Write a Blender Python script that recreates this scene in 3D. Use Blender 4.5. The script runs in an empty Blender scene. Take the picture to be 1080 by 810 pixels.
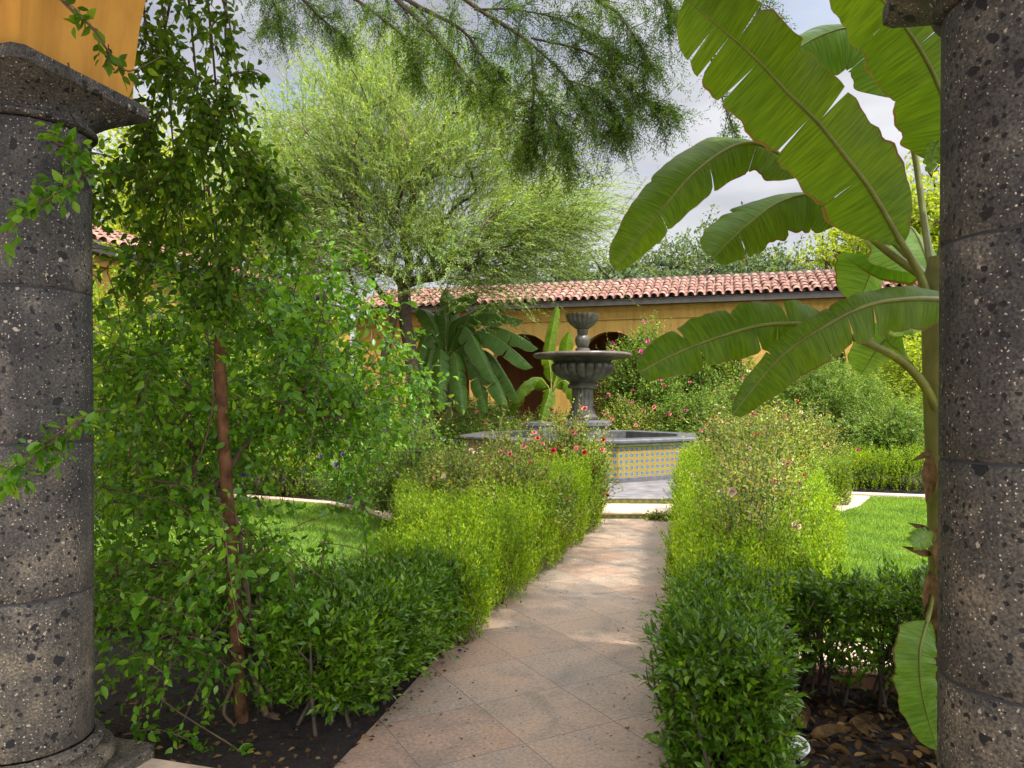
import bpy, math, random
import numpy as np
from mathutils import Vector

random.seed(5)
rng = np.random.default_rng(11)
C = bpy.context.scene.collection
R = math.radians
SC = bpy.context.scene

# ------------------------------------------------------------------ camera
EYE, FPX, HOR = 1.6, 780.0, 425.0
cam = bpy.data.cameras.new('camera'); co = bpy.data.objects.new('camera', cam); C.objects.link(co)
co.location = (0, 0, EYE); co.rotation_euler = (R(90), 0, 0)
cam.sensor_width = 36; cam.lens = 36 * FPX / 1080; cam.shift_y = (HOR - 405) / 1080
cam.clip_start = 0.05; cam.clip_end = 3000
SC.camera = co

# ------------------------------------------------------------------ sky and sun
SUNV = Vector((0.42, -0.50, 1.06)).normalized()
w = bpy.data.worlds.new('World'); SC.world = w; w.use_nodes = True
nt = w.node_tree; nt.nodes.clear()
out = nt.nodes.new('ShaderNodeOutputWorld'); bg = nt.nodes.new('ShaderNodeBackground')
sky = nt.nodes.new('ShaderNodeTexSky'); sky.sky_type = 'NISHITA'; sky.sun_disc = False
sky.sun_elevation = math.asin(SUNV.z); sky.sun_rotation = math.atan2(SUNV.x, SUNV.y)
sky.dust_density = 1.5
tc = nt.nodes.new('ShaderNodeTexCoord'); mp = nt.nodes.new('ShaderNodeMapping')
mp.inputs['Scale'].default_value = (1.0, 1.0, 3.2)
n1 = nt.nodes.new('ShaderNodeTexNoise'); n1.inputs['Scale'].default_value = 1.7; n1.inputs['Detail'].default_value = 9; n1.inputs['Roughness'].default_value = 0.55
n1.inputs['Distortion'].default_value = 0.35
n2 = nt.nodes.new('ShaderNodeTexNoise'); n2.inputs['Scale'].default_value = 2.6; n2.inputs['Detail'].default_value = 7
cr = nt.nodes.new('ShaderNodeValToRGB'); cr.color_ramp.elements[0].position = 0.24; cr.color_ramp.elements[1].position = 0.46
cc = nt.nodes.new('ShaderNodeValToRGB')
cc.color_ramp.elements[0].position = 0.36; cc.color_ramp.elements[0].color = (2.3, 2.36, 2.75, 1)
cc.color_ramp.elements[1].position = 0.68; cc.color_ramp.elements[1].color = (4.6, 4.65, 4.8, 1)
mx = nt.nodes.new('ShaderNodeMix'); mx.data_type = 'RGBA'
L = nt.links.new
L(tc.outputs['Generated'], mp.inputs['Vector']); L(mp.outputs[0], n1.inputs['Vector']); L(mp.outputs[0], n2.inputs['Vector'])
L(n1.outputs[0], cr.inputs[0]); L(n2.outputs[0], cc.inputs[0])
# thin cloud is brighter round the sun than opposite it
dt = nt.nodes.new('ShaderNodeVectorMath'); dt.operation = 'DOT_PRODUCT'; L(tc.outputs['Generated'], dt.inputs[0]); dt.inputs[1].default_value = tuple(SUNV)
mr = nt.nodes.new('ShaderNodeMapRange'); mr.inputs[1].default_value = 0.15; mr.inputs[2].default_value = 1.0; mr.inputs[3].default_value = 0.72; mr.inputs[4].default_value = 5.0
L(dt.outputs['Value'], mr.inputs[0])
sc_ = nt.nodes.new('ShaderNodeVectorMath'); sc_.operation = 'SCALE'; L(cc.outputs[0], sc_.inputs[0]); L(mr.outputs[0], sc_.inputs['Scale'])
L(cr.outputs[0], mx.inputs[0]); L(sky.outputs[0], mx.inputs[6]); L(sc_.outputs[0], mx.inputs[7])
L(mx.outputs[2], bg.inputs[0]); bg.inputs[1].default_value = 0.125
L(bg.outputs[0], out.inputs[0])

sl = bpy.data.lights.new('sun', 'SUN'); so = bpy.data.objects.new('sun', sl); C.objects.link(so)
sl.energy = 3.9; sl.angle = R(0.55); sl.color = (1, 0.95, 0.86)
so.rotation_euler = (-SUNV).to_track_quat('-Z', 'Y').to_euler()
so.location = (5, -5, 20)

vs = SC.view_settings; vs.view_transform = 'Standard'; vs.look = 'None'; vs.gamma = 1; vs.exposure = 1.2
vs.use_curve_mapping = False
SC.cycles.max_bounces = 7; SC.cycles.diffuse_bounces = 4; SC.cycles.transmission_bounces = 4
SC.cycles.transparent_max_bounces = 8
SC.cycles.use_denoising = True

# ------------------------------------------------------------------ frames
ANG = R(16)
AXV = np.array([math.sin(ANG), math.cos(ANG), 0.0]); LXV = np.array([math.cos(ANG), -math.sin(ANG), 0.0])
def A(lat, along, z=0.0): return LXV * lat + AXV * along + np.array([0, 0, z])
def P(px, py, d): return np.array([(px - 540) * d / FPX, d, EYE - (py - HOR) * d / FPX])
def Gd(px, d, z=0.0): return np.array([(px - 540) * d / FPX, d, z])
def GP(px, py, z=0.0):
    d = (EYE - z) * FPX / (py - HOR); return np.array([(px - 540) * d / FPX, d, z])
def nrm(v):
    return v / np.maximum(np.linalg.norm(v, axis=-1, keepdims=True), 1e-9)

# ------------------------------------------------------------------ materials
def newmat(name):
    m = bpy.data.materials.new(name); m.use_nodes = True
    t = m.node_tree; t.nodes.clear()
    o = t.nodes.new('ShaderNodeOutputMaterial'); b = t.nodes.new('ShaderNodeBsdfPrincipled')
    t.links.new(b.outputs[0], o.inputs[0])
    return m, t, b, o
def N(t, kind, **kw):
    n = t.nodes.new(kind)
    for k, v in kw.items():
        if k in n.inputs.keys(): n.inputs[k].default_value = v
        else: setattr(n, k, v)
    return n
def ramp(t, stops, src=None):
    r = t.nodes.new('ShaderNodeValToRGB'); e = r.color_ramp.elements
    while len(e) < len(stops): e.new(0.5)
    for i, (p, c) in enumerate(stops):
        e[i].position = p; e[i].color = (*c, 1) if len(c) == 3 else c
    if src is not None: t.links.new(src, r.inputs[0])
    return r
def mixc(t, f, a, b, mode='MIX'):
    m = t.nodes.new('ShaderNodeMix'); m.data_type = 'RGBA'; m.blend_type = mode
    for i, s in ((0, f), (6, a), (7, b)):
        if isinstance(s, (int, float)): m.inputs[i].default_value = s
        elif isinstance(s, tuple): m.inputs[i].default_value = (*s, 1)
        else: t.links.new(s, m.inputs[i])
    return m.outputs[2]
def mth(t, op, a, b=0.0):
    m = t.nodes.new('ShaderNodeMath'); m.operation = op
    for i, s in ((0, a), (1, b)):
        if isinstance(s, (int, float)): m.inputs[i].default_value = s
        else: t.links.new(s, m.inputs[i])
    return m.outputs[0]
def bump(t, b, h, s=0.4, d=0.01):
    n = t.nodes.new('ShaderNodeBump'); n.inputs['Strength'].default_value = s; n.inputs['Distance'].default_value = d
    t.links.new(h, n.inputs['Height']); t.links.new(n.outputs[0], b.inputs['Normal'])

def leaf_mat(name, stops, trans=0.35, rough=0.42, spec=0.4, tint=(1.3, 1.2, 0.45)):
    spec *= (0.5 if spec < .48 else .9); trans = min(0.55, trans + .07)
    m, t, b, o = newmat(name)
    g = N(t, 'ShaderNodeNewGeometry')
    r = ramp(t, stops, g.outputs['Random Per Island'])
    nz = N(t, 'ShaderNodeTexNoise', Scale=2.2, Detail=5.0)
    tcn = N(t, 'ShaderNodeTexCoord'); t.links.new(tcn.outputs['Object'], nz.inputs['Vector'])
    v = ramp(t, [(0.28, (0.62, 0.68, 0.75)), (0.5, (1, 1, 1)), (0.72, (1.38, 1.22, 1.0))], nz.outputs[0])
    col = mixc(t, 1.0, r.outputs[0], v.outputs[0], 'MULTIPLY')
    t.links.new(col, b.inputs['Base Color'])
    b.inputs['Roughness'].default_value = rough; b.inputs['Specular IOR Level'].default_value = spec
    tr = N(t, 'ShaderNodeBsdfTranslucent')
    c2 = mixc(t, 1.0, col, tint, 'MULTIPLY'); t.links.new(c2, tr.inputs[0])
    ms = N(t, 'ShaderNodeMixShader'); ms.inputs[0].default_value = trans
    t.links.new(b.outputs[0], ms.inputs[1]); t.links.new(tr.outputs[0], ms.inputs[2]); t.links.new(ms.outputs[0], o.inputs[0])
    return m

def plain(name, col, rough=0.6, var=0.25, scale=8.0, bmp=0.0, spec=0.4, col2=None, metal=0.0):
    m, t, b, o = newmat(name)
    tcn = N(t, 'ShaderNodeTexCoord'); nz = N(t, 'ShaderNodeTexNoise', Scale=scale, Detail=7.0, Roughness=0.6)
    t.links.new(tcn.outputs['Object'], nz.inputs['Vector'])
    c2 = col2 or tuple(c * (1 + var) for c in col)
    r = ramp(t, [(0.3, tuple(c * (1 - var) for c in col)), (0.7, c2)], nz.outputs[0])
    t.links.new(r.outputs[0], b.inputs['Base Color']); b.inputs['Roughness'].default_value = rough
    b.inputs['Specular IOR Level'].default_value = spec; b.inputs['Metallic'].default_value = metal
    if bmp: bump(t, b, nz.outputs[0], bmp, 0.02)
    return m

def lava_mat():
    m, t, b, o = newmat('lava_stone')
    tcn = N(t, 'ShaderNodeTexCoord'); vec = tcn.outputs['Object']
    def noise(sc, det=4.0):
        n = N(t, 'ShaderNodeTexNoise', Scale=sc, Detail=det); t.links.new(vec, n.inputs['Vector']); return n.outputs[0]
    def vor(sc, rnd=1.0):
        # warped cells for ragged pores
        wv = N(t, 'ShaderNodeTexNoise', Scale=sc * 1.3, Detail=2.0); t.links.new(vec, wv.inputs['Vector'])
        ad = t.nodes.new('ShaderNodeVectorMath'); ad.operation = 'MULTIPLY_ADD'
        t.links.new(wv.outputs['Color'], ad.inputs[0]); ad.inputs[1].default_value = (0.9 / sc,) * 3; t.links.new(vec, ad.inputs[2])
        n = N(t, 'ShaderNodeTexVoronoi', Scale=sc); t.links.new(ad.outputs[0], n.inputs['Vector']); return n
    base = ramp(t, [(0.3, (0.026, 0.026, 0.028)), (0.55, (0.052, 0.051, 0.049)), (0.78, (0.125, 0.115, 0.10))], noise(6.0, 10.0))
    fine = ramp(t, [(0.35, (0.45, 0.45, 0.45)), (0.65, (1.5, 1.45, 1.35))], noise(120.0, 2.0))
    col = mixc(t, 1.0, base.outputs[0], fine.outputs[0], 'MULTIPLY')
    # warmer lower drums (weathered stone)
    sx = N(t, 'ShaderNodeSeparateXYZ'); t.links.new(vec, sx.inputs[0])
    low = mth(t, 'ADD', sx.outputs[2], mth(t, 'MULTIPLY', noise(2.5), 0.8))
    lw = ramp(t, [(0.0, (1, 1, 1)), (1.0, (0, 0, 0))], mth(t, 'DIVIDE', low, 2.3))
    col = mixc(t, lw.outputs[0], col, mixc(t, 1.0, col, (1.9, 1.62, 1.2), 'MULTIPLY'))
    mps = N(t, 'ShaderNodeMapping'); mps.inputs['Scale'].default_value = (5.0, 5.0, 0.7); t.links.new(vec, mps.inputs[0])
    sns = N(t, 'ShaderNodeTexNoise', Scale=1.6, Detail=7.0, Roughness=0.6); t.links.new(mps.outputs[0], sns.inputs['Vector'])
    col = mixc(t, 1.0, col, ramp(t, [(0.33, (0.55, 0.55, 0.57)), (0.5, (1, 1, 1)), (0.7, (1.45, 1.4, 1.3))], sns.outputs[0]).outputs[0], 'MULTIPLY')
    # pale chips
    v1 = vor(88.0); c1 = ramp(t, [(0.17, (1, 1, 1)), (0.25, (0, 0, 0))], v1.outputs['Distance'])
    s1 = N(t, 'ShaderNodeSeparateColor'); t.links.new(v1.outputs['Color'], s1.inputs[0])
    k1 = mth(t, 'MULTIPLY', c1.outputs[0], mth(t, 'GREATER_THAN', s1.outputs[0], 0.52))
    chip = ramp(t, [(0.0, (0.66, 0.56, 0.42)), (1.0, (0.16, 0.14, 0.11))], s1.outputs[1])
    col = mixc(t, k1, col, chip.outputs[0])
    v3 = vor(26.0); c3 = ramp(t, [(0.14, (1, 1, 1)), (0.20, (0, 0, 0))], v3.outputs['Distance'])
    s3 = N(t, 'ShaderNodeSeparateColor'); t.links.new(v3.outputs['Color'], s3.inputs[0])
    k3 = mth(t, 'MULTIPLY', c3.outputs[0], mth(t, 'GREATER_THAN', s3.outputs[0], 0.84))
    col = mixc(t, k3, col, (0.36, 0.31, 0.24))
    # black pores of two sizes
    v2 = vor(17.0); c2 = ramp(t, [(0.29, (1, 1, 1)), (0.34, (0, 0, 0))], v2.outputs['Distance'])
    s2 = N(t, 'ShaderNodeSeparateColor'); t.links.new(v2.outputs['Color'], s2.inputs[0])
    k2 = mth(t, 'MULTIPLY', c2.outputs[0], mth(t, 'GREATER_THAN', s2.outputs[0], 0.83))
    v4 = vor(42.0); c4 = ramp(t, [(0.26, (1, 1, 1)), (0.34, (0, 0, 0))], v4.outputs['Distance'])
    s4 = N(t, 'ShaderNodeSeparateColor'); t.links.new(v4.outputs['Color'], s4.inputs[0])
    k4 = mth(t, 'MULTIPLY', c4.outputs[0], mth(t, 'GREATER_THAN', s4.outputs[0], 0.62))
    k = mth(t, 'MAXIMUM', k2, k4)
    col = mixc(t, k, col, (0.007, 0.007, 0.008))
    t.links.new(col, b.inputs['Base Color']); b.inputs['Roughness'].default_value = 0.72
    h = mth(t, 'SUBTRACT', mth(t, 'MULTIPLY', noise(90.0, 4.0), 0.6), k)
    bump(t, b, h, 0.9, 0.008)
    return m

def stucco(name, c, c2, sc=1.2):
    m, t, b, o = newmat(name)
    tcn = N(t, 'ShaderNodeTexCoord'); vec = tcn.outputs['Object']
    n = N(t, 'ShaderNodeTexNoise', Scale=sc, Detail=6.0, Roughness=0.6); t.links.new(vec, n.inputs['Vector'])
    f = N(t, 'ShaderNodeTexNoise', Scale=70.0, Detail=4.0); t.links.new(vec, f.inputs['Vector'])
    r = ramp(t, [(0.3, c), (0.72, c2)], n.outputs[0]); t.links.new(r.outputs[0], b.inputs['Base Color'])
    mp2 = N(t, 'ShaderNodeMapping'); mp2.inputs['Scale'].default_value = (3.0, 3.0, .35); t.links.new(vec, mp2.inputs[0])
    sn = N(t, 'ShaderNodeTexNoise', Scale=2.0, Detail=8.0, Roughness=0.65); t.links.new(mp2.outputs[0], sn.inputs['Vector'])
    sr = ramp(t, [(0.32, (0.74, 0.70, 0.66)), (0.52, (1, 1, 1)), (0.75, (1.1, 1.1, 1.12))], sn.outputs[0])
    t.links.new(mixc(t, 1.0, r.outputs[0], sr.outputs[0], 'MULTIPLY'), b.inputs['Base Color'])
    b.inputs['Roughness'].default_value = 0.85; bump(t, b, f.outputs[0], 0.35, 0.006)
    return m

def path_mat():
    m, t, b, o = newmat('path_stone')
    uv = N(t, 'ShaderNodeUVMap'); uv.uv_map = 'UVMap'
    br = N(t, 'ShaderNodeTexBrick', Scale=1.0); br.offset = 0; br.squash = 1
    br.inputs['Brick Width'].default_value = 0.512; br.inputs['Row Height'].default_value = 0.512
    br.inputs['Mortar Size'].default_value = 0.0032; br.inputs['Mortar Smooth'].default_value = 0.3
    br.inputs['Color1'].default_value = (0.0, 0.0, 0.0, 1); br.inputs['Color2'].default_value = (1, 1, 1, 1)
    br.inputs['Mortar'].default_value = (0.5, 0.5, 0.5, 1)
    t.links.new(uv.outputs[0], br.inputs['Vector'])
    def noise(sc, det=6.0, dist=0.0):
        n = N(t, 'ShaderNodeTexNoise', Scale=sc, Detail=det, Distortion=dist, Roughness=0.62); t.links.new(uv.outputs[0], n.inputs['Vector']); return n.outputs[0]
    tone = ramp(t, [(0.0, (0.31, 0.205, 0.142)), (0.5, (0.345, 0.25, 0.178)), (1.0, (0.285, 0.222, 0.168))], br.outputs[0])
    cloud = ramp(t, [(0.34, (0.70, 0.75, 0.78)), (0.5, (1, 1, 1)), (0.68, (1.16, 1.07, 0.98))], noise(2.6, 9.0, 0.8))
    col = mixc(t, 1.0, tone.outputs[0], cloud.outputs[0], 'MULTIPLY')
    fine = ramp(t, [(0.3, (0.62, 0.62, 0.62)), (0.7, (1.28, 1.28, 1.28))], noise(55.0, 8.0))
    col = mixc(t, 1.0, col, fine.outputs[0], 'MULTIPLY')
    v = N(t, 'ShaderNodeTexVoronoi', Scale=26.0); t.links.new(uv.outputs[0], v.inputs['Vector'])
    s = N(t, 'ShaderNodeSeparateColor'); t.links.new(v.outputs['Color'], s.inputs[0])
    k = mth(t, 'MULTIPLY', mth(t, 'LESS_THAN', v.outputs['Distance'], 0.15), mth(t, 'GREATER_THAN', s.outputs[0], 0.78))
    col = mixc(t, k, col, (0.09, 0.06, 0.045))
    st = ramp(t, [(0.58, (0, 0, 0)), (0.72, (0.55, 0.55, 0.55))], noise(4.5, 10.0, 1.2))
    col = mixc(t, st.outputs[0], col, (0.16, 0.135, 0.12))
    col = mixc(t, mth(t, 'MULTIPLY', br.outputs['Fac'], 0.8), col, (0.13, 0.10, 0.075))
    t.links.new(col, b.inputs['Base Color']); b.inputs['Roughness'].default_value = 0.62
    h = mth(t, 'SUBTRACT', mth(t, 'MULTIPLY', noise(30.0, 8.0), 0.5), mth(t, 'ADD', br.outputs['Fac'], mth(t, 'MULTIPLY', k, 0.6)))
    bump(t, b, h, 0.55, 0.006)
    return m

def tile_mat():
    m, t, b, o = newmat('glazed_tile')
    uv = N(t, 'ShaderNodeUVMap'); uv.uv_map = 'UVMap'
    sx = N(t, 'ShaderNodeSeparateXYZ'); t.links.new(uv.outputs[0], sx.inputs[0])
    def ab(x, off):
        return mth(t, 'ABSOLUTE', mth(t, 'SUBTRACT', mth(t, 'FRACT', mth(t, 'ADD', x, off)), 0.5))
    du, dv = ab(sx.outputs[0], 0.0), ab(sx.outputs[1], 0.0)
    eu, ev = ab(sx.outputs[0], 0.5), ab(sx.outputs[1], 0.5)
    nz = N(t, 'ShaderNodeTexNoise', Scale=3.0, Detail=3.0); t.links.new(uv.outputs[0], nz.inputs['Vector'])
    yel = ramp(t, [(0.3, (0.19, 0.15, 0.018)), (0.7, (0.25, 0.21, 0.045))], nz.outputs[0]).outputs[0]
    mxd = mth(t, 'MAXIMUM', du, dv)
    col = mixc(t, mth(t, 'LESS_THAN', mxd, 0.26), yel, (0.18, 0.18, 0.12))
    col = mixc(t, mth(t, 'LESS_THAN', mxd, 0.21), col, (0.03, 0.07, 0.24))
    col = mixc(t, mth(t, 'LESS_THAN', mth(t, 'ADD', du, dv), 0.09), col, (0.3, 0.28, 0.2))
    dia = mth(t, 'ADD', eu, ev)
    col = mixc(t, mth(t, 'LESS_THAN', dia, 0.19), col, (0.34, 0.055, 0.03))
    col = mixc(t, mth(t, 'LESS_THAN', dia, 0.10), col, (0.35, 0.27, 0.1))
    e2 = mth(t, 'ADD', du, ev); e3 = mth(t, 'ADD', eu, dv)
    col = mixc(t, mth(t, 'LESS_THAN', mth(t, 'MINIMUM', e2, e3), 0.13), col, (0.05, 0.16, 0.10))
    col = mixc(t, mth(t, 'GREATER_THAN', mth(t, 'MAXIMUM', mth(t, 'SUBTRACT', 0.5, eu), mth(t, 'SUBTRACT', 0.5, ev)), 2.0), col, (0.4, 0.36, 0.28))
    gr = mth(t, 'GREATER_THAN', mxd, 0.478)
    col = mixc(t, gr, col, (0.20, 0.17, 0.11))
    t.links.new(col, b.inputs['Base Color']); b.inputs['Roughness'].default_value = 0.22
    bump(t, b, mth(t, 'SUBTRACT', 1.0, gr), 0.4, 0.004)
    return m

def chevron_mat():
    m, t, b, o = newmat('green_riser_tile')
    uv = N(t, 'ShaderNodeUVMap'); uv.uv_map = 'UVMap'
    sx = N(t, 'ShaderNodeSeparateXYZ'); t.links.new(uv.outputs[0], sx.inputs[0])
    z = mth(t, 'ABSOLUTE', mth(t, 'SUBTRACT', mth(t, 'FRACT', sx.outputs[0]), 0.5))
    k = mth(t, 'GREATER_THAN', mth(t, 'MULTIPLY', z, 2.0), sx.outputs[1])
    col = mixc(t, k, (0.16, 0.26, 0.06), (0.34, 0.36, 0.10))
    t.links.new(col, b.inputs['Base Color']); b.inputs['Roughness'].default_value = 0.3
    return m

def roof_mat():
    m, t, b, o = newmat('terracotta_tile')
    g = N(t, 'ShaderNodeNewGeometry')
    r = ramp(t, [(0.0, (0.19, 0.085, 0.058)), (0.4, (0.23, 0.108, 0.075)), (0.8, (0.255, 0.135, 0.098)), (1.0, (0.29, 0.18, 0.135))], g.outputs['Random Per Island'])
    tcn = N(t, 'ShaderNodeTexCoord'); nz = N(t, 'ShaderNodeTexNoise', Scale=9.0, Detail=8.0); t.links.new(tcn.outputs['Object'], nz.inputs['Vector'])
    v = ramp(t, [(0.3, (0.6, 0.58, 0.56)), (0.7, (1.15, 1.12, 1.1))], nz.outputs[0])
    col = mixc(t, 1.0, r.outputs[0], v.outputs[0], 'MULTIPLY')
    t.links.new(col, b.inputs['Base Color']); b.inputs['Roughness'].default_value = 0.8
    bump(t, b, nz.outputs[0], 0.3, 0.01)
    return m

def banana_mat(name, dark, light, trans=0.42):
    m, t, b, o = newmat(name)
    uv = N(t, 'ShaderNodeUVMap'); uv.uv_map = 'UVMap'
    sx = N(t, 'ShaderNodeSeparateXYZ'); t.links.new(uv.outputs[0], sx.inputs[0])
    tcn = N(t, 'ShaderNodeTexCoord')
    big = N(t, 'ShaderNodeTexNoise', Scale=2.2, Detail=4.0); t.links.new(tcn.outputs['Object'], big.inputs['Vector'])
    mp_ = N(t, 'ShaderNodeMapping'); mp_.inputs['Scale'].default_value = (60, 0.8, 1); t.links.new(uv.outputs[0], mp_.inputs[0])
    vein = N(t, 'ShaderNodeTexNoise', Scale=1.6, Detail=3.0); t.links.new(mp_.outputs[0], vein.inputs['Vector'])
    c0 = ramp(t, [(0.3, dark), (0.7, light)], big.outputs[0]).outputs[0]
    v = ramp(t, [(0.35, (0.72, 0.76, 0.68)), (0.65, (1.25, 1.2, 1.1))], vein.outputs[0])
    col = mixc(t, 1.0, c0, v.outputs[0], 'MULTIPLY')
    # pale towards the midrib, dry brown along the torn rim
    av = mth(t, 'ABSOLUTE', sx.outputs[1])
    en = N(t, 'ShaderNodeTexNoise', Scale=5.0, Detail=6.0); t.links.new(tcn.outputs['Object'], en.inputs['Vector'])
    edge = mth(t, 'GREATER_THAN', mth(t, 'ADD', av, mth(t, 'MULTIPLY', mth(t, 'SUBTRACT', en.outputs[0], 0.5), 0.22)), 0.968)
    col = mixc(t, edge, col, (0.16, 0.085, 0.035))
    rim = ramp(t, [(0.965, (0, 0, 0)), (0.99, (0.7, 0.7, 0.7))], av)
    col = mixc(t, rim.outputs[0], col, (0.20, 0.16, 0.03))
    sp = N(t, 'ShaderNodeTexNoise', Scale=11.0, Detail=5.0, Roughness=0.7); t.links.new(tcn.outputs['Object'], sp.inputs['Vector'])
    spots = ramp(t, [(0.70, (0, 0, 0)), (0.74, (1, 1, 1))], sp.outputs[0])
    col = mixc(t, mth(t, 'MULTIPLY', spots.outputs[0], 0.7), col, (0.16, 0.12, 0.03))
    t.links.new(col, b.inputs['Base Color']); b.inputs['Roughness'].default_value = 0.45; b.inputs['Specular IOR Level'].default_value = 0.28
    bump(t, b, vein.outputs[0], 0.35, 0.004)
    tr = N(t, 'ShaderNodeBsdfTranslucent'); t.links.new(mixc(t, 1.0, col, (1.35, 1.3, 0.4), 'MULTIPLY'), tr.inputs[0])
    ms = N(t, 'ShaderNodeMixShader'); ms.inputs[0].default_value = trans
    t.links.new(b.outputs[0], ms.inputs[1]); t.links.new(tr.outputs[0], ms.inputs[2]); t.links.new(ms.outputs[0], o.inputs[0])
    return m

def water_mat():
    m, t, b, o = newmat('water')
    b.inputs['Base Color'].default_value = (0.10, 0.13, 0.07, 1); b.inputs['Roughness'].default_value = 0.06
    n = N(t, 'ShaderNodeTexNoise', Scale=9.0, Detail=3.0); tcn = N(t, 'ShaderNodeTexCoord'); t.links.new(tcn.outputs['Object'], n.inputs['Vector'])
    bump(t, b, n.outputs[0], 0.25, 0.02)
    return m

def lawn_mat():
    m, t, b, o = newmat('lawn')
    tcn = N(t, 'ShaderNodeTexCoord')
    n = N(t, 'ShaderNodeTexNoise', Scale=40.0, Detail=8.0); t.links.new(tcn.outputs['Object'], n.inputs['Vector'])
    r = ramp(t, [(0.3, (0.05, 0.10, 0.014)), (0.7, (0.13, 0.22, 0.03))], n.outputs[0])
    t.links.new(r.outputs[0], b.inputs['Base Color']); b.inputs['Roughness'].default_value = 0.9
    bump(t, b, n.outputs[0], 0.8, 0.02)
    return m

def soil_mat():
    m, t, b, o = newmat('soil')
    tcn = N(t, 'ShaderNodeTexCoord')
    n = N(t, 'ShaderNodeTexNoise', Scale=9.0, Detail=10.0, Roughness=0.7); t.links.new(tcn.outputs['Object'], n.inputs['Vector'])
    f = N(t, 'ShaderNodeTexVoronoi', Scale=38.0); t.links.new(tcn.outputs['Object'], f.inputs['Vector'])
    r = ramp(t, [(0.3, (0.012, 0.008, 0.006)), (0.6, (0.028, 0.018, 0.013)), (0.8, (0.06, 0.04, 0.027))], n.outputs[0])
    v = ramp(t, [(0.0, (1.5, 1.4, 1.3)), (0.6, (0.6, 0.6, 0.6))], f.outputs['Distance'])
    t.links.new(mixc(t, 1.0, r.outputs[0], v.outputs[0], 'MULTIPLY'), b.inputs['Base Color']); b.inputs['Roughness'].default_value = 0.95
    bump(t, b, n.outputs[0], 1.0, 0.05)
    return m

M = {}
M['lava'] = lava_mat()
M['mortar'] = plain('dark_mortar', (0.035, 0.036, 0.04), 0.9)
M['ochre'] = stucco('ochre_stucco', (0.50, 0.235, 0.03), (0.62, 0.32, 0.05))
M['ochre_far'] = stucco('yellow_stucco', (0.34, 0.195, 0.034), (0.42, 0.255, 0.055), 0.5)
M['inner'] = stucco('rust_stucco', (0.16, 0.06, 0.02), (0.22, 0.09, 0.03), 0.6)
M['path'] = path_mat(); M['tile'] = tile_mat(); M['chev'] = chevron_mat(); M['roof'] = roof_mat()
M['kerb'] = plain('pink_concrete', (0.52, 0.38, 0.29), 0.8, 0.2, 14, 0.3)
M['tread'] = plain('pale_stone', (0.50, 0.38, 0.27), 0.7, 0.3, 9, 0.3)
M['slate'] = plain('grey_slate', (0.135, 0.125, 0.128), 0.5, 0.4, 4, 0.2)
M['rim'] = plain('slate_rim', (0.085, 0.083, 0.09), 0.32, 0.4, 6, 0.15)
M['fount'] = plain('fountain_stone', (0.038, 0.037, 0.024), 0.42, 0.55, 7, 0.3, col2=(0.085, 0.076, 0.055))
M['fountwet'] = plain('weathered_bowl_rim', (0.075, 0.062, 0.048), 0.3, 0.45, 5, 0.2, col2=(0.13, 0.10, 0.075))
M['fascia'] = plain('weathered_fascia', (0.11, 0.095, 0.085), 0.8, 0.3, 5)
M['greentrim'] = plain('green_glazed_trim', (0.16, 0.27, 0.09), 0.25, 0.3, 9)
M['water'] = water_mat(); M['lawn'] = lawn_mat(); M['soil'] = soil_mat()
M['bark'] = plain('dark_bark', (0.075, 0.050, 0.034), 0.9, 0.45, 14, 0.6)
M['twig'] = plain('brown_twig', (0.10, 0.066, 0.036), 0.85, 0.4, 20, 0.3)
M['stake'] = plain('red_brown_wood', (0.075, 0.033, 0.016), 0.95, 0.65, 12, 0.9, .15, (0.17, 0.085, 0.04))
M['gstem'] = plain('green_stem', (0.14, 0.16, 0.04), 0.7, 0.3, 14)
M['hstem'] = plain('grey_stem', (0.075, 0.055, 0.038), 0.9, 0.3, 18)
M['bstem'] = plain('banana_stem', (0.12, 0.165, 0.02), 0.45, 0.5, 6, 0.2, col2=(0.22, 0.20, 0.05))
M['midrib'] = plain('banana_midrib', (0.13, 0.145, 0.016), 0.45, 0.35, 9)
M['dry'] = plain('dry_leaf', (0.085, 0.048, 0.016), 0.8, 0.6, 22, 0.5, .2, (0.17, 0.10, 0.035))
M['litter'] = leaf_mat('dry_litter', [(0, (0.025, 0.014, 0.008)), (0.6, (0.075, 0.044, 0.02)), (1, (0.24, 0.155, 0.06))], 0.1, 0.8, 0.2)
M['white'] = plain('white_plastic', (0.75, 0.75, 0.74), 0.35, 0.05)
M['metal'] = plain('black_metal', (0.03, 0.03, 0.03), 0.4, 0.2)
M['glass'] = plain('lamp_lens', (0.62, 0.62, 0.60), 0.4, 0.1)
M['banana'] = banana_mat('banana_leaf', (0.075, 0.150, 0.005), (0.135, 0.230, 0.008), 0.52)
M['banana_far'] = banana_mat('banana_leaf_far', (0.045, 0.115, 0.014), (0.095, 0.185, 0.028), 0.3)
M['banana_lit'] = banana_mat('banana_leaf_young_sunlit', (0.12, 0.24, 0.03), (0.2, 0.34, 0.06), 0.5)  # lighter leaf colour: young growth, and sunlight painted into the back leaves
M['vine'] = leaf_mat('vine_leaf', [(0, (0.038, 0.10, 0.006)), (0.6, (0.085, 0.185, 0.010)), (1, (0.17, 0.29, 0.016))], 0.4, 0.42)
M['shrub'] = leaf_mat('shrub_leaf', [(0, (0.055, 0.165, 0.008)), (0.55, (0.115, 0.285, 0.014)), (1, (0.23, 0.43, 0.025))], 0.42, 0.36, 0.5)
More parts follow.
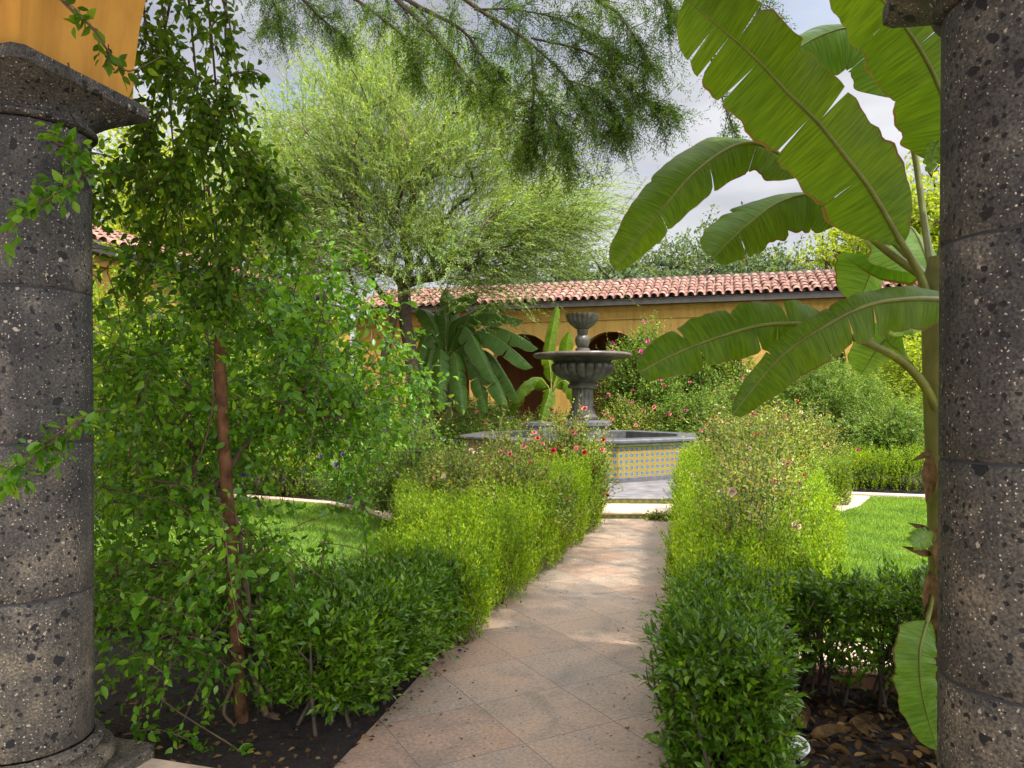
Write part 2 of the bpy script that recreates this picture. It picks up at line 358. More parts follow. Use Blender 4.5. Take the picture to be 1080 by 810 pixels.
M['shadedhedge'] = leaf_mat('shaded_hedge_leaf', [(0, (0.045, 0.125, 0.006)), (0.6, (0.10, 0.215, 0.011)), (1, (0.19, 0.33, 0.018))], 0.28, 0.30, 0.5)  # same plant as the lime hedge, with the shade put into its colour
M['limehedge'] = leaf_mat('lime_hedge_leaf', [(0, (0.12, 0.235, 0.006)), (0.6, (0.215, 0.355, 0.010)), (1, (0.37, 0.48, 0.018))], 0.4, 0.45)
M['farhedge'] = leaf_mat('far_hedge_leaf', [(0, (0.08, 0.17, 0.008)), (0.6, (0.17, 0.28, 0.014)), (1, (0.30, 0.39, 0.03))], 0.35, 0.45)
M['rose'] = leaf_mat('rose_leaf', [(0, (0.08, 0.16, 0.02)), (0.45, (0.18, 0.27, 0.035)), (0.85, (0.34, 0.40, 0.08)), (1, (0.38, 0.22, 0.08))], 0.35, 0.4)
M['bush'] = leaf_mat('bush_leaf', [(0, (0.055, 0.13, 0.016)), (0.6, (0.125, 0.22, 0.026)), (1, (0.24, 0.32, 0.05))], 0.35, 0.45)
M['darkbush'] = leaf_mat('dark_bush_leaf', [(0, (0.035, 0.085, 0.014)), (0.6, (0.075, 0.15, 0.02)), (1, (0.13, 0.22, 0.03))], 0.35, 0.4)
M['mesq'] = leaf_mat('mesquite_leaf', [(0, (0.14, 0.235, 0.055)), (0.5, (0.215, 0.32, 0.09)), (1, (0.31, 0.42, 0.15))], 0.45, 0.5)
M['over'] = leaf_mat('overhang_leaf', [(0, (0.04, 0.09, 0.006)), (0.6, (0.08, 0.155, 0.010)), (1, (0.13, 0.22, 0.02))], 0.4, 0.5)
M['fartree'] = leaf_mat('far_tree_leaf', [(0, (0.05, 0.095, 0.035)), (0.6, (0.10, 0.155, 0.06)), (1, (0.17, 0.22, 0.09))], 0.3, 0.6)
M['limetree'] = leaf_mat('lime_tree_leaf', [(0, (0.17, 0.25, 0.012)), (0.6, (0.28, 0.37, 0.02)), (1, (0.40, 0.45, 0.05))], 0.45, 0.5)
M['grass'] = leaf_mat('grass_blade', [(0, (0.10, 0.20, 0.018)), (0.6, (0.16, 0.28, 0.025)), (1, (0.25, 0.36, 0.05))], 0.35, 0.5)
M['red'] = plain('red_petal', (0.42, 0.016, 0.02), 0.5, 0.25); M['pink'] = plain('pink_petal', (0.50, 0.12, 0.13), 0.5, 0.25)
M['magenta'] = plain('magenta_petal', (0.62, 0.06, 0.30), 0.5, 0.25); M['violet'] = plain('violet_petal', (0.12, 0.05, 0.22), 0.5, 0.3)
M['paleflower'] = plain('cream_petal', (0.60, 0.46, 0.30), 0.5, 0.15)

# ------------------------------------------------------------------ builders
def mesh_obj(name, verts, faces, mat, parent=None, smooth=False, uv=None, mats=None, fmat=None):
    verts = np.asarray(verts, dtype=np.float32).reshape(-1, 3)
    me = bpy.data.meshes.new(name)
    if isinstance(faces, np.ndarray):
        k = faces.shape[1]; nf = faces.shape[0]
        me.vertices.add(len(verts)); me.vertices.foreach_set('co', verts.ravel())
        me.loops.add(nf * k); me.loops.foreach_set('vertex_index', faces.astype(np.int32).ravel())
        me.polygons.add(nf); me.polygons.foreach_set('loop_start', np.arange(0, nf * k, k, dtype=np.int32))
        me.update(calc_edges=True)
    else:
        me.from_pydata([tuple(map(float, v)) for v in verts], [], [tuple(int(i) for i in f) for f in faces]); me.update()
    for m in (mats or [mat]): me.materials.append(m)
    if fmat is not None: me.polygons.foreach_set('material_index', np.asarray(fmat, dtype=np.int32))
    if uv is not None:
        ul = me.uv_layers.new(name='UVMap')
        li = np.empty(len(me.loops), dtype=np.int32); me.loops.foreach_get('vertex_index', li)
        ul.data.foreach_set('uv', np.asarray(uv, dtype=np.float32)[li].ravel())
    if smooth: me.polygons.foreach_set('use_smooth', np.ones(len(me.polygons), dtype=bool))
    o = bpy.data.objects.new(name, me); C.objects.link(o)
    if parent is not None:
        o.parent = parent
        pl = parent.matrix_world if False else None
        loc = Vector((0, 0, 0)); q = parent
        while q is not None: loc = loc + q.location; q = q.parent
        o.location = (0, 0, 0)
        me.vertices.foreach_set('co', (verts - np.array(loc, dtype=np.float32)).ravel()); me.update()
    return o
def thing(name, label, cat, loc, group=None):
    o = bpy.data.objects.new(name, None); C.objects.link(o); o.location = tuple(float(v) for v in loc)
    o.empty_display_size = 0.2
    o['label'] = label; o['category'] = cat
    if group: o['group'] = group
    return o
def struct(o): o['kind'] = 'structure'; return o
def tag(o, label, cat, group=None, kind=None):
    o['label'] = label; o['category'] = cat
    if group: o['group'] = group
    if kind: o['kind'] = kind
    return o

class MB:
    def __init__(s): s.v = []; s.f = []; s.uv = []; s.fm = []; s.n = 0
    def add(s, verts, faces, uv=None, fm=0):
        verts = [np.asarray(v, float) for v in verts]
        s.v += verts; s.f += [tuple(i + s.n for i in f) for f in faces]; s.n += len(verts)
        s.uv += list(uv) if uv is not None else [(0, 0)] * len(verts); s.fm += [fm] * len(faces)
    def box(s, o, ux, uy, uz):            # origin corner plus three edge vectors
        o, ux, uy, uz = (np.asarray(a, float) for a in (o, ux, uy, uz))
        v = [o, o + ux, o + ux + uy, o + uy]; v += [p + uz for p in v]
        s.add(v, [(3, 2, 1, 0), (4, 5, 6, 7), (0, 1, 5, 4), (1, 2, 6, 5), (2, 3, 7, 6), (3, 0, 4, 7)])
    def loft(s, rings, close=True, cap0=False, cap1=False, uvf=None):
        n = len(rings[0]); base = []
        for r in rings: base += list(r)
        f = []
        for i in range(len(rings) - 1):
            for j in range(n if close else n - 1):
                k = (j + 1) % n
                f.append((i * n + j, i * n + k, (i + 1) * n + k, (i + 1) * n + j))
        if cap0: f.append(tuple(range(n - 1, -1, -1)))
        if cap1: f.append(tuple((len(rings) - 1) * n + j for j in range(n)))
        s.add(base, f)
    def lathe(s, c, prof, n=32, flute=None):
        rings = []
        for k, (r, z) in enumerate(prof):
            ring = []
            for j in range(n):
                a = 2 * math.pi * j / n
                rr = r * (1 + (flute(a, k) if flute else 0))
                ring.append((c[0] + rr * math.cos(a), c[1] + rr * math.sin(a), z))
            rings.append(ring)
        s.loft(rings, True)
    def obj(s, name, mat, parent=None, smooth=False, uv=False, mats=None):
        return mesh_obj(name, np.array(s.v), s.f, mat, parent, smooth, np.array(s.uv) if uv else None, mats, s.fm if mats else None)

def autosmooth(o, ang=35):
    me = o.data
    me.polygons.foreach_set('use_smooth', np.ones(len(me.polygons), dtype=bool))
    me.set_sharp_from_angle(angle=R(ang))
    return o

def catmull(pts, n):
    p = np.asarray(pts, float); k = len(p)
    if k == 2: return p[0] + (p[1] - p[0]) * np.linspace(0, 1, n)[:, None]
    q = np.vstack([2 * p[0] - p[1], p, 2 * p[-1] - p[-2]])
    t = np.linspace(0, k - 1, n); i = np.minimum(t.astype(int), k - 2); u = (t - i)[:, None]
    a, b, c, d = q[i], q[i + 1], q[i + 2], q[i + 3]
    return 0.5 * (2 * b + (c - a) * u + (2 * a - 5 * b + 4 * c - d) * u ** 2 + (3 * b - a - 3 * c + d) * u ** 3)

def tube_arrays(pts, rad, sides=5):
    pts = np.asarray(pts, float); n = len(pts); rad = np.broadcast_to(np.asarray(rad, float), (n,))
    T = nrm(np.gradient(pts, axis=0))
    ref = np.array([0.31, 0.17, 0.93]) if abs(T[0] @ np.array([0.31, 0.17, 0.93])) < 0.9 else np.array([1.0, 0, 0])
    U = nrm(np.cross(T, ref)); V = np.cross(T, U)
    a = np.arange(sides) * 2 * math.pi / sides
    v = pts[:, None, :] + rad[:, None, None] * (np.cos(a)[None, :, None] * U[:, None, :] + np.sin(a)[None, :, None] * V[:, None, :])
    i = np.arange(n - 1)[:, None] * sides; j = np.arange(sides)[None, :]; jn = (j + 1) % sides
    f = np.stack([i + j, i + jn, i + sides + jn, i + sides + j], -1).reshape(-1, 4)
    return v.reshape(-1, 3), f
class Tubes:
    def __init__(s): s.v = []; s.f = []; s.n = 0
    def add(s, pts, rad, sides=5):
        v, f = tube_arrays(pts, rad, sides); s.v.append(v); s.f.append(f + s.n); s.n += len(v)
    def obj(s, name, mat, parent=None):
        return mesh_obj(name, np.vstack(s.v), np.vstack(s.f), mat, parent, True)

# leaf templates: x along the leaf, y across, z normal
T_DIA = (np.array([[0, 0, 0], [.45, .26, .07], [1, 0, -.10], [.45, -.26, .07]]), np.array([[0, 2, 1], [0, 3, 2]]))
T_NEEDLE = (np.array([[0, 0, 0], [.5, .085, 0.01], [1, 0, -.06], [.5, -.085, 0.01]]), np.array([[0, 3, 2, 1]]))
T_SLIM = (np.array([[0, 0, 0], [.45, .17, .04], [1, 0, -.08], [.45, -.17, .04]]), np.array([[0, 2, 1], [0, 3, 2]]))
_v = [[0, 0, 0], [.3, 0, -.015], [.65, 0, -.03], [1, 0, -.12]]
_o = [[.16, .17, .035], [.42, .27, .06], [.74, .17, .02]]
T_LAN = (np.array([[0, 0, 0], [.42, 0, -.03], [1, 0, -.12], [.42, .20, .04], [.42, -.20, .04]]), np.array([[0, 1, 3], [1, 2, 3], [0, 4, 1], [1, 4, 2]]))
T_BIG = (np.array(_v + _o + [[a, -b, c] for a, b, c in _o]),
         np.array([[0, 1, 4], [1, 5, 4], [1, 2, 5], [2, 6, 5], [2, 3, 6], [0, 7, 1], [1, 7, 8], [1, 8, 2], [2, 8, 9], [2, 9, 3]]))
T_BLADE = (np.array([[0, -.045, 0], [0, .045, 0], [.6, 0.03, .05], [1, 0, .18]]), np.array([[0, 1, 2], [0, 2, 3]]))

def leaf_arrays(pos, d, up, size, tm, wid=1.0):
    tv, tf = tm
    X = nrm(d); Y = nrm(np.cross(up, X)); Z = np.cross(X, Y)
    size = np.broadcast_to(np.asarray(size, float), (len(pos),))[:, None, None]
    v = pos[:, None, :] + size * (tv[None, :, 0:1] * X[:, None, :] + wid * tv[None, :, 1:2] * Y[:, None, :] + tv[None, :, 2:3] * Z[:, None, :])
    f = tf[None] + (np.arange(len(pos)) * len(tv))[:, None, None]
    return v.reshape(-1, 3), f.reshape(-1, tf.shape[1])
def leaf_obj(name, sets, mat, parent, tm, wid=1.0):
    pos = np.vstack([s[0] for s in sets]); d = np.vstack([s[1] for s in sets]); up = np.vstack([s[2] for s in sets])
    sz = np.concatenate([np.broadcast_to(s[3], (len(s[0]),)) for s in sets])
    v, f = leaf_arrays(pos, d, up, sz, tm, wid)
    return mesh_obj(name, v, f, mat, parent, False)

def rand_dir(n):
    return nrm(rng.normal(size=(n, 3)))
def shoots(base, dirn, length, nleaf, size, droop=0.0, spread=0.9, sag=0.25, bend=0.0, szvar=0.3, tip=0.75):
    """leaves along straight or drooping shoots -> (pos, dir, up, size) and the shoot lines"""
    n = len(base); dirn = nrm(dirn); length = np.broadcast_to(np.asarray(length, float), (n,))
    t = (np.arange(nleaf) + rng.random((n, nleaf))) / nleaf
    t = np.clip(t, 0, 1)
    bd = rand_dir(n) * bend
    Lh = length[:, None, None]; tt = t[..., None]
    p = base[:, None] + dirn[:, None] * Lh * tt + bd[:, None] * Lh * tt ** 2; p[..., 2] -= droop * length[:, None] * t ** 2
    tan = dirn[:, None] + 2 * bd[:, None] * tt; tan = tan.copy(); tan[..., 2] -= 2 * droop * t; tan = nrm(tan)
    ref = rand_dir(n); U = nrm(np.cross(tan, ref[:, None])); V = np.cross(tan, U)
    ph = (np.arange(nleaf) * 2.4)[None] + rng.random((n, 1)) * 6.28 + rng.normal(size=(n, nleaf)) * .3
    rad = np.cos(ph)[..., None] * U + np.sin(ph)[..., None] * V
    sp = spread * (1 - 0.35 * tt) * (0.8 + 0.4 * rng.random((n, nleaf, 1)))
    ld = tan * np.cos(sp) + rad * np.sin(sp); ld[..., 2] -= sag * rng.random((n, nleaf))
    up = tan * 0.75 + rng.normal(size=tan.shape) * .35; up[..., 2] += 0.55
    sz = size * (1 - szvar + 2 * szvar * rng.random((n, nleaf))) * (1 - (1 - tip) * t)
    tl = np.linspace(0, 1, 5)[None, :, None]
    line = base[:, None] + dirn[:, None] * Lh * tl + bd[:, None] * Lh * tl ** 2; line[..., 2] -= droop * length[:, None] * tl[..., 0] ** 2
    return (p.reshape(-1, 3), ld.reshape(-1, 3), up.reshape(-1, 3), sz.ravel()), line
def lump(seed, k=6):
    r = np.random.default_rng(seed); W = r.normal(size=(k, 3)) * 2.2; ph = r.random(k) * 6.28
    return lambda q: np.sin(q @ W.T + ph).mean(axis=-1)

# ------------------------------------------------------------------ ground and paving
def ground():
    s = 400
    mesh_obj('ground', [(-s, -s, 0), (s, -s, 0), (s, s, 0), (-s, s, 0)], [(0, 1, 2, 3)], M['soil'])
struct(mesh_obj('ground', [(-600, -600, 0), (600, -600, 0), (600, 600, 0), (-600, 600, 0)], [(0, 1, 2, 3)], M['soil']))
def slab(name, poly, z0, z1, mat, uvf=None):
    poly = [np.array([p[0], p[1]]) for p in poly]; n = len(poly)
    b = MB()
    v = [(*p, z0) for p in poly] + [(*p, z1) for p in poly]
    f = [tuple(range(n, 2 * n))] + [(i, (i + 1) % n, n + (i + 1) % n, n + i) for i in range(n)]
    uv = [uvf(p) if uvf else (p[0], p[1]) for p in v]
    b.add(v, f, uv)
    return b.obj(name, mat, None, False, True)
def xl(d): return -0.70 + (d - 3.24) * 2.04 / 6.91       # left edge of the path
def xr(d): return 0.66 + (d - 3.24) * 1.56 / 6.91       # right edge of the path
tu = np.array([.879, .477]); tv_ = np.array([-.477, .879])
puv = lambda p: (p[0] * .879 + p[1] * .477 - 1.185 + 5.12, -p[0] * .477 + p[1] * .879 - 3.0 + 5.12)
path = struct(slab('path', [(xl(2.3), 2.3), (xr(2.0) + .3, 2.0), (xr(10.15) + 1.2, 10.15), (xl(10.15) - .6, 10.15)], -.05, 0.012, M['path'], puv))
lawnL = [A(-3.1, 4.9), A(-3.2, 10.6), A(-4.4, 12.3), A(-9.5, 12.2), A(-9.5, 4.9)]
lawnL = [p[:2] for p in lawnL]
pL = [GP(415, 547), GP(375, 539), GP(345, 533), GP(100, 521), np.array([-8.5, 7.0, 0]), np.array([-3.6, 5.7, 0]), np.array([-0.55, 5.1, 0])]
pR = [np.array([1.75, 5.05, 0]), np.array([3.9, 4.5, 0]), np.array([9.5, 2.8, 0]), GP(1180, 533), GP(893, 525), GP(882, 541)]
struct(slab('lawn', [p[:2] for p in pL][::-1], -.05, 0.02, M['lawn']))
struct(slab('lawn', [p[:2] for p in pR], -.05, 0.02, M['lawn']))
def strip(name, pts, wdt, h, mat):
    b = MB(); pts = np.asarray(pts, float); pts[:, 2] = 0
    T = nrm(np.gradient(pts, axis=0)); Nn = np.stack([-T[:, 1], T[:, 0], T[:, 2] * 0], -1)
    rings = []
    for p, q in zip(pts, Nn):
        rings.append([p - q * wdt / 2, p - q * wdt / 2 + (0, 0, h - .012), p - q * (wdt / 2 - .012) + (0, 0, h), p + q * (wdt / 2 - .012) + (0, 0, h), p + q * wdt / 2 + (0, 0, h - .012), p + q * wdt / 2])
    b.loft(rings, True, True, True)
    return b.obj(name, mat)
struct(strip('lawn_kerb', [GP(90, 518), GP(262, 526), GP(345, 533), GP(377, 539)], .16, .06, M['kerb']))
struct(strip('lawn_kerb', [GP(377, 539), GP(396, 541.5), GP(412, 547), GP(440, 556)], .34, .055, M['kerb']))
struct(strip('lawn_kerb', [GP(1190, 530), GP(980, 526), GP(890, 522.5)], .17, .06, M['kerb']))
struct(strip('lawn_kerb', [GP(905, 526), GP(894, 535), GP(872, 541)], .36, .055, M['kerb']))
# narrow cross walk behind the dark hedge on the right
struct(slab('garden_walk', [np.array([1.55, 4.35]), np.array([3.4, 3.85]), np.array([9.0, 2.3]), np.array([9.0, 2.95]), np.array([3.6, 4.5]), np.array([1.6, 5.0])], -.05, 0.03, M['kerb']))
struct(strip('lawn_kerb', [np.array([1.45, 4.33, 0]), np.array([3.4, 3.78, 0]), np.array([9.0, 2.2, 0])], .10, .085, plain('brick_red_kerb', (0.30, 0.13, 0.08), 0.8, .3, 12, .3)))

def grass(poly, n, seed):
    r = np.random.default_rng(seed); poly = np.array([p[:2] for p in poly])
    lo, hi = poly.min(0), poly.max(0)
    q = lo + (hi - lo) * r.random((n * 3, 2))
    x, y = q.T; ins = np.zeros(len(q), bool); j = len(poly) - 1
    for i in range(len(poly)):
        xi, yi = poly[i]; xj, yj = poly[j]
        ins ^= ((yi > y) != (yj > y)) & (x < (xj - xi) * (y - yi) / (yj - yi + 1e-12) + xi); j = i
    px = 540 + q[:, 0] / q[:, 1] * FPX
    q = q[ins & (px > 60) & (px < 1130)][:n]
    pos = np.column_stack([q, np.full(len(q), .018)])
    d = r.normal(size=pos.shape) * .55; d[:, 2] = 1
    return pos, d, r.normal(size=pos.shape) + 1e-3, .035 + .03 * r.random(len(pos))
for pl_, nn, sd in ((pL, 60000, 3), (pR, 80000, 4)):
    o = leaf_obj('grass', [grass(pl_, nn, sd)], M['grass'], None, T_BLADE, 1.6)
    tag(o, 'short bright green grass of the lawn left of the path' if sd == 3 else 'short bright green grass of the lawn right of the path', 'grass', kind='stuff')

# ------------------------------------------------------------------ near arcade (floor, wall with arches, roof)
COLS = (-2.745, 0.83); AL = 2.37; PITCH = 3.575
struct(slab('arcade_floor', [A(-9, -3)[:2], A(8, -3)[:2], A(8, AL + .30)[:2], A(-9, AL + .30)[:2]], -.05, .05, M['tread']))
def arch_wall(b, centers, rad, spring, top, a0, a1, lat0, lat1, base, K=20):
    """wall along the lateral axis with round-headed openings"""
    def quad(p): b.add(p, [(0, 1, 2, 3)])
    edges = [lat0]
    for c in centers: edges += [c - rad, c + rad]
    edges.append(lat1)
    for i in range(0, len(edges), 2):
        l0, l1 = edges[i], edges[i + 1]
        zb = base[i // 2] if isinstance(base, (list, tuple)) else base
        b.box(A(l0, a0, zb), LXV * (l1 - l0), AXV * (a1 - a0), (0, 0, top - zb))
    for c in centers:
        th = np.linspace(math.pi, 0, K + 1)
        pts = [(c + rad * math.cos(t), spring + rad * math.sin(t)) for t in th]
        for (u0, z0), (u1, z1) in zip(pts[:-1], pts[1:]):
            quad([A(u0, a0, z0), A(u1, a0, z1), A(u1, a0, top), A(u0, a0, top)])
            quad([A(u0, a1, top), A(u1, a1, top), A(u1, a1, z1), A(u0, a1, z0)])
            quad([A(u0, a0, z0), A(u0, a1, z0), A(u1, a1, z1), A(u1, a0, z1)])
        quad([A(c - rad, a0, top), A(c + rad, a0, top), A(c + rad, a1, top), A(c - rad, a1, top)])
mid = (COLS[0] + COLS[1]) / 2
t = thing('arcade', 'ochre stucco arch wall springing from the two dark stone columns', 'arcade', A(mid, AL, 2.9))
b = MB(); arch_wall(b, [mid - PITCH, mid, mid + PITCH], PITCH / 2 - .27, 2.893, 4.75, AL - .27, AL + .27, mid - 2 * PITCH, mid + 2 * PITCH, [.05, 2.893, 2.893, .05], 28)
b.obj('wall', M['ochre'], t)
b = MB(); b.box(A(mid - 2 * PITCH, -1.2, 4.752), LXV * 4 * PITCH, AXV * (AL + .8 + 1.2), (0, 0, .25)); b.obj('roof', M['fascia'], t)

def column(lat, label):
    c = A(lat, AL); t = thing('stone_column', label, 'column', (c[0], c[1], .05), 'dark stone columns of the near arch')
    sq = lambda r, z, k, n=64: [tuple(A(lat, AL, z) + LXV * x + AXV * y) for x, y in sqpts(r, k, n)]
    def sqpts(r, k, n):
        o = []
        for j in range(n):
            a = 2 * math.pi * (j + .5) / n; cx, cy = math.cos(a), math.sin(a)
            mxx = max(abs(cx), abs(cy)); qx, qy = cx / mxx, cy / mxx
            o.append((r * (k * qx + (1 - k) * cx), r * (k * qy + (1 - k) * cy)))
        return o
    b = MB(); b.loft([sq(.345, .05, 1), sq(.345, .085, 1), sq(.338, .095, 1)], True, True, True); b.obj('plinth', M['lava'], t)
    b = MB(); prof = [(.28, .096)]
    prof += [(.285 + .035 * math.cos(a), .13 + .034 * math.sin(a)) for a in np.linspace(-1.4, 1.4, 9)]
    prof += [(.262, .172), (.258 + .02 * math.cos(-1.2), .178), (.278, .193), (.276, .207), (.262, .219), (.24, .222)]
    b.lathe(c, prof, 64); autosmooth(b.obj('base', M['lava'], t), 50)
    drums = [.222, .83, 1.44, 2.05, 2.705]
    rr = lambda z: .238 - .011 * (z / 2.7) ** 1.6
    b = MB(); gap = .004
    for z0, z1 in zip(drums[:-1], drums[1:]):
        zs = np.linspace(z0 + gap, z1 - gap, 9)
        pr = [(rr(z0) - .010, z0 + gap - .001), (rr(z0) - .004, z0 + gap)] + [(rr(z), z) for z in zs[1:-1]] + [(rr(z1) - .004, z1 - gap), (rr(z1) - .010, z1 - gap + .001)]
        pr.insert(2, (rr(z0), z0 + gap + .005)); pr.insert(-2, (rr(z1), z1 - gap - .005))
        b.lathe(c, pr, 72)
    autosmooth(b.obj('shaft', M['lava'], t), 50)
    b = MB()
    for z in drums[1:-1]: b.lathe(c, [(rr(z) - .03, z - .006), (rr(z) - .004, z - .006), (rr(z) - .004, z + .006), (rr(z) - .03, z + .006)], 64)
    b.obj('mortar_joint', M['mortar'], t)
    b = MB()
    rings = [sq(.226, 2.706, 0), sq(.245, 2.709, 0), sq(.252, 2.716, 0), sq(.252, 2.726, 0), sq(.243, 2.733, 0), sq(.232, 2.738, 0)]
    for u in np.linspace(0, 1, 9):
        r = .232 + (.318 - .232) * (u ** 1.7); z = 2.742 + .095 * u; rings.append(sq(r, z, min(1, u * 1.25)))
    rings += [sq(.328, 2.839, 1), sq(.330, 2.844, 1), sq(.330, 2.886, 1), sq(.324, 2.8915, 1)]
    b.loft(rings, True, True, True); autosmooth(b.obj('capital', M['lava'], t), 40)
    return t
colL = column(COLS[0], 'dark pitted stone column with whole square capital, beside the climbing shrub')
colR = column(COLS[1], 'dark pitted stone column cut by the frame, beside the banana plant')
# thin cable hanging over the left capital
tb = Tubes(); tb.add(catmull([A(COLS[0] + .335, AL - .12, 2.90), A(COLS[0] + .338, AL - .11, 2.83), A(COLS[0] + .28, AL - .06, 2.74), A(COLS[0] + .262, AL + .02, 2.70)], 12), .0035, 5)
o = tb.obj('cable', M['metal']); tag(o, 'thin black cable running down over the square stone capital', 'cable')

# ------------------------------------------------------------------ far arcade and left wing
FA = 21.9                                   # distance of the far wall along the garden axis
def tiled_roof(b, p0, u, s, n, length, pitch, courses):
    """barrel tiles: p0 eave corner, u unit along the eave, s slope vector from eave to ridge"""
    sl = np.linalg.norm(s); sd = s / sl; nn = nrm(np.cross(u, sd))
    if nn[2] < 0: nn = -nn
    tl = sl / courses
    for i in range(n):
        for k in range(courses):
            jit = rng.normal() * .011
            o = p0 + u * (pitch * (i + .5) + jit) + sd * (tl * k - .04) + nn * (.035)
            verts = []
            for e, (sc_, lift) in enumerate(((1.0, .016), (.86, 0.0))):
                for a in np.linspace(0, math.pi, 7):
                    verts.append(o + sd * ((tl + .05) * e) + u * (math.cos(a) * pitch * .40 * sc_) + nn * (math.sin(a) * pitch * .36 * sc_ + lift))
            f = [(j, j + 1, j + 8, j + 7) for j in range(6)]
            b.add(verts, f)
            # pan tile between barrels
            o2 = o + u * pitch * .5 - nn * .03
            verts = []
            for e in (0, 1):
                for a in np.linspace(math.pi, 2 * math.pi, 5):
                    verts.append(o2 + sd * ((tl + .05) * e) + u * (math.cos(a) * pitch * .38) + nn * (math.sin(a) * pitch * .13 + .06 - .012 * e))
            b.add(verts, [(j, j + 1, j + 6, j + 5) for j in range(4)])
EAVE, RIDGE = 4.62, 5.42
def far_wing(label):
    t = thing('arcade_building', label, 'building', A(-3.3, FA, 0))
    pit = 2.72; c0 = -5.95
    cs = [c0 + pit * k for k in range(-2, 6)]
    cs = [c for c in cs if c - 1.0 > -11.4]
    b = MB(); arch_wall(b, cs, 1.0, 2.72, 4.45, FA, FA + .45, -11.6, 13.0, 0.0, 20); b.obj('wall', M['ochre_far'], t)
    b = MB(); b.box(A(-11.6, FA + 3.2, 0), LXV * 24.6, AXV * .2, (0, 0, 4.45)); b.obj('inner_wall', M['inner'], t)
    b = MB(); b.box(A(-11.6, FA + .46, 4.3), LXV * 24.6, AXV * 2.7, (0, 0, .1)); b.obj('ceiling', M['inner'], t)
    prof = [(-.002, 4.06), (.035, 4.065), (.04, 4.12), (.06, 4.15), (.065, 4.24), (.10, 4.32), (.135, 4.36), (.14, 4.449), (-.002, 4.449)]
    b = MB(); b.loft([[A(l, FA - p, z) for p, z in prof] for l in (-11.55, 12.95)], True, True, True); autosmooth(b.obj('cornice', M['ochre_far'], t), 35)
    b = MB(); b.box(A(-11.3, FA - .34, 4.452), LXV * 24.3, AXV * .40, (0, 0, .15)); b.obj('fascia', M['fascia'], t)
    b = MB(); tiled_roof(b, A(-11.5, FA - .40, EAVE), LXV, AXV * 2.0 + np.array([0, 0, RIDGE - EAVE]), 96, 24.5, .255, 6)
    autosmooth(b.obj('roof', M['roof'], t), 60)
    b = MB(); b.box(A(-11.5, FA - .36, EAVE - .03), LXV * 24.5, AXV * 2.1 + np.array([0, 0, RIDGE - EAVE]), (0, 0, .03)); b.obj('roof_deck', M['fascia'], t)
    b = MB(); b.box(A(-11.5, FA + 1.62, RIDGE - .02), LXV * 24.5, AXV * .3, (0, 0, .14)); b.obj('ridge_cap', M['fascia'], t)
    b = MB(); b.box(A(-11.5, FA + 1.9, 4.4), LXV * 24.5, AXV * 1.5, (0, 0, .1)); b.obj('roof_back', M['fascia'], t)
far_wing('long yellow arcade with red barrel tile roof behind the fountain')
def left_wing():
    LW = -11.7
    t = thing('arcade_building', 'yellow garden wing with red tile roof glimpsed through the climbing shrub', 'building', A(LW, 12, 0))
    b = MB(); b.box(A(LW - .4, 3, 0), LXV * .4, AXV * 18.7, (0, 0, 4.45)); b.obj('wall', M['ochre_far'], t)
    b = MB(); b.box(A(LW + .002, 3, 4.25), LXV * .1, AXV * 18.4, (0, 0, .19)); b.obj('cornice', M['ochre_far'], t)
    b = MB(); b.box(A(LW - .1, 3, 4.452), LXV * .42, AXV * 18.4, (0, 0, .15)); b.obj('fascia', M['fascia'], t)
    b = MB(); tiled_roof(b, A(LW + .38, 3, EAVE), AXV, LXV * -2.0 + np.array([0, 0, RIDGE - EAVE]), 72, 18, .255, 6)
    autosmooth(b.obj('roof', M['roof'], t), 60)
left_wing()

# ------------------------------------------------------------------ steps, landing
def steps():
    t = thing('garden_steps', 'two low steps with green tiled risers and slate landing below the fountain', 'steps', (1.7, 10.2, 0))
    dv = nrm(np.array([1, -.035, 0.0])); fw = np.array([.035, 1, 0.0])
    x0, x1 = .9, 3.6
    def seg(y, z0, z1, name, mat, depth, nose=0):
        b = MB(); o = np.array([x0, y, z0]) ; W_ = x1 - x0
        b.add([o, o + dv * W_, o + dv * W_ + (0, 0, z1 - z0), o + (0, 0, z1 - z0)], [(0, 1, 2, 3)], [(0, 0), (W_ / .11, 0), (W_ / .11, 1), (0, 1)])
        b.add([o + fw * .05, o + dv * W_ + fw * .05, o + dv * W_ + fw * .05 + (0, 0, z1 - z0), o + fw * .05 + (0, 0, z1 - z0)], [(3, 2, 1, 0)])
        return b.obj(name, mat, t, uv=True)
    def tread(y, z, depth, name, mat, th=.045):
        prof = [(0.02, z), (0.0, z + .008), (-.008, z + th / 2), (0.0, z + th - .008), (0.02, z + th), (depth, z + th), (depth, z)]
        b = MB(); W_ = x1 - x0
        rings = [[np.array([x0, y, 0]) + dv * s + fw * p[0] + np.array([0, 0, p[1]]) for p in prof] for s in (0, W_)]
        b.loft(rings, True, True, True); return autosmooth(b.obj(name, mat, t), 40)
    seg(10.19, 0.0, .062, 'riser', M['chev'], 0)
    tread(10.15, .063, .86, 'tread', M['tread'], .05)
    seg(10.98, .113, .172, 'riser', M['chev'], 0)
    tread(10.93, .173, 3.0, 'landing', M['slate'], .04)
steps()

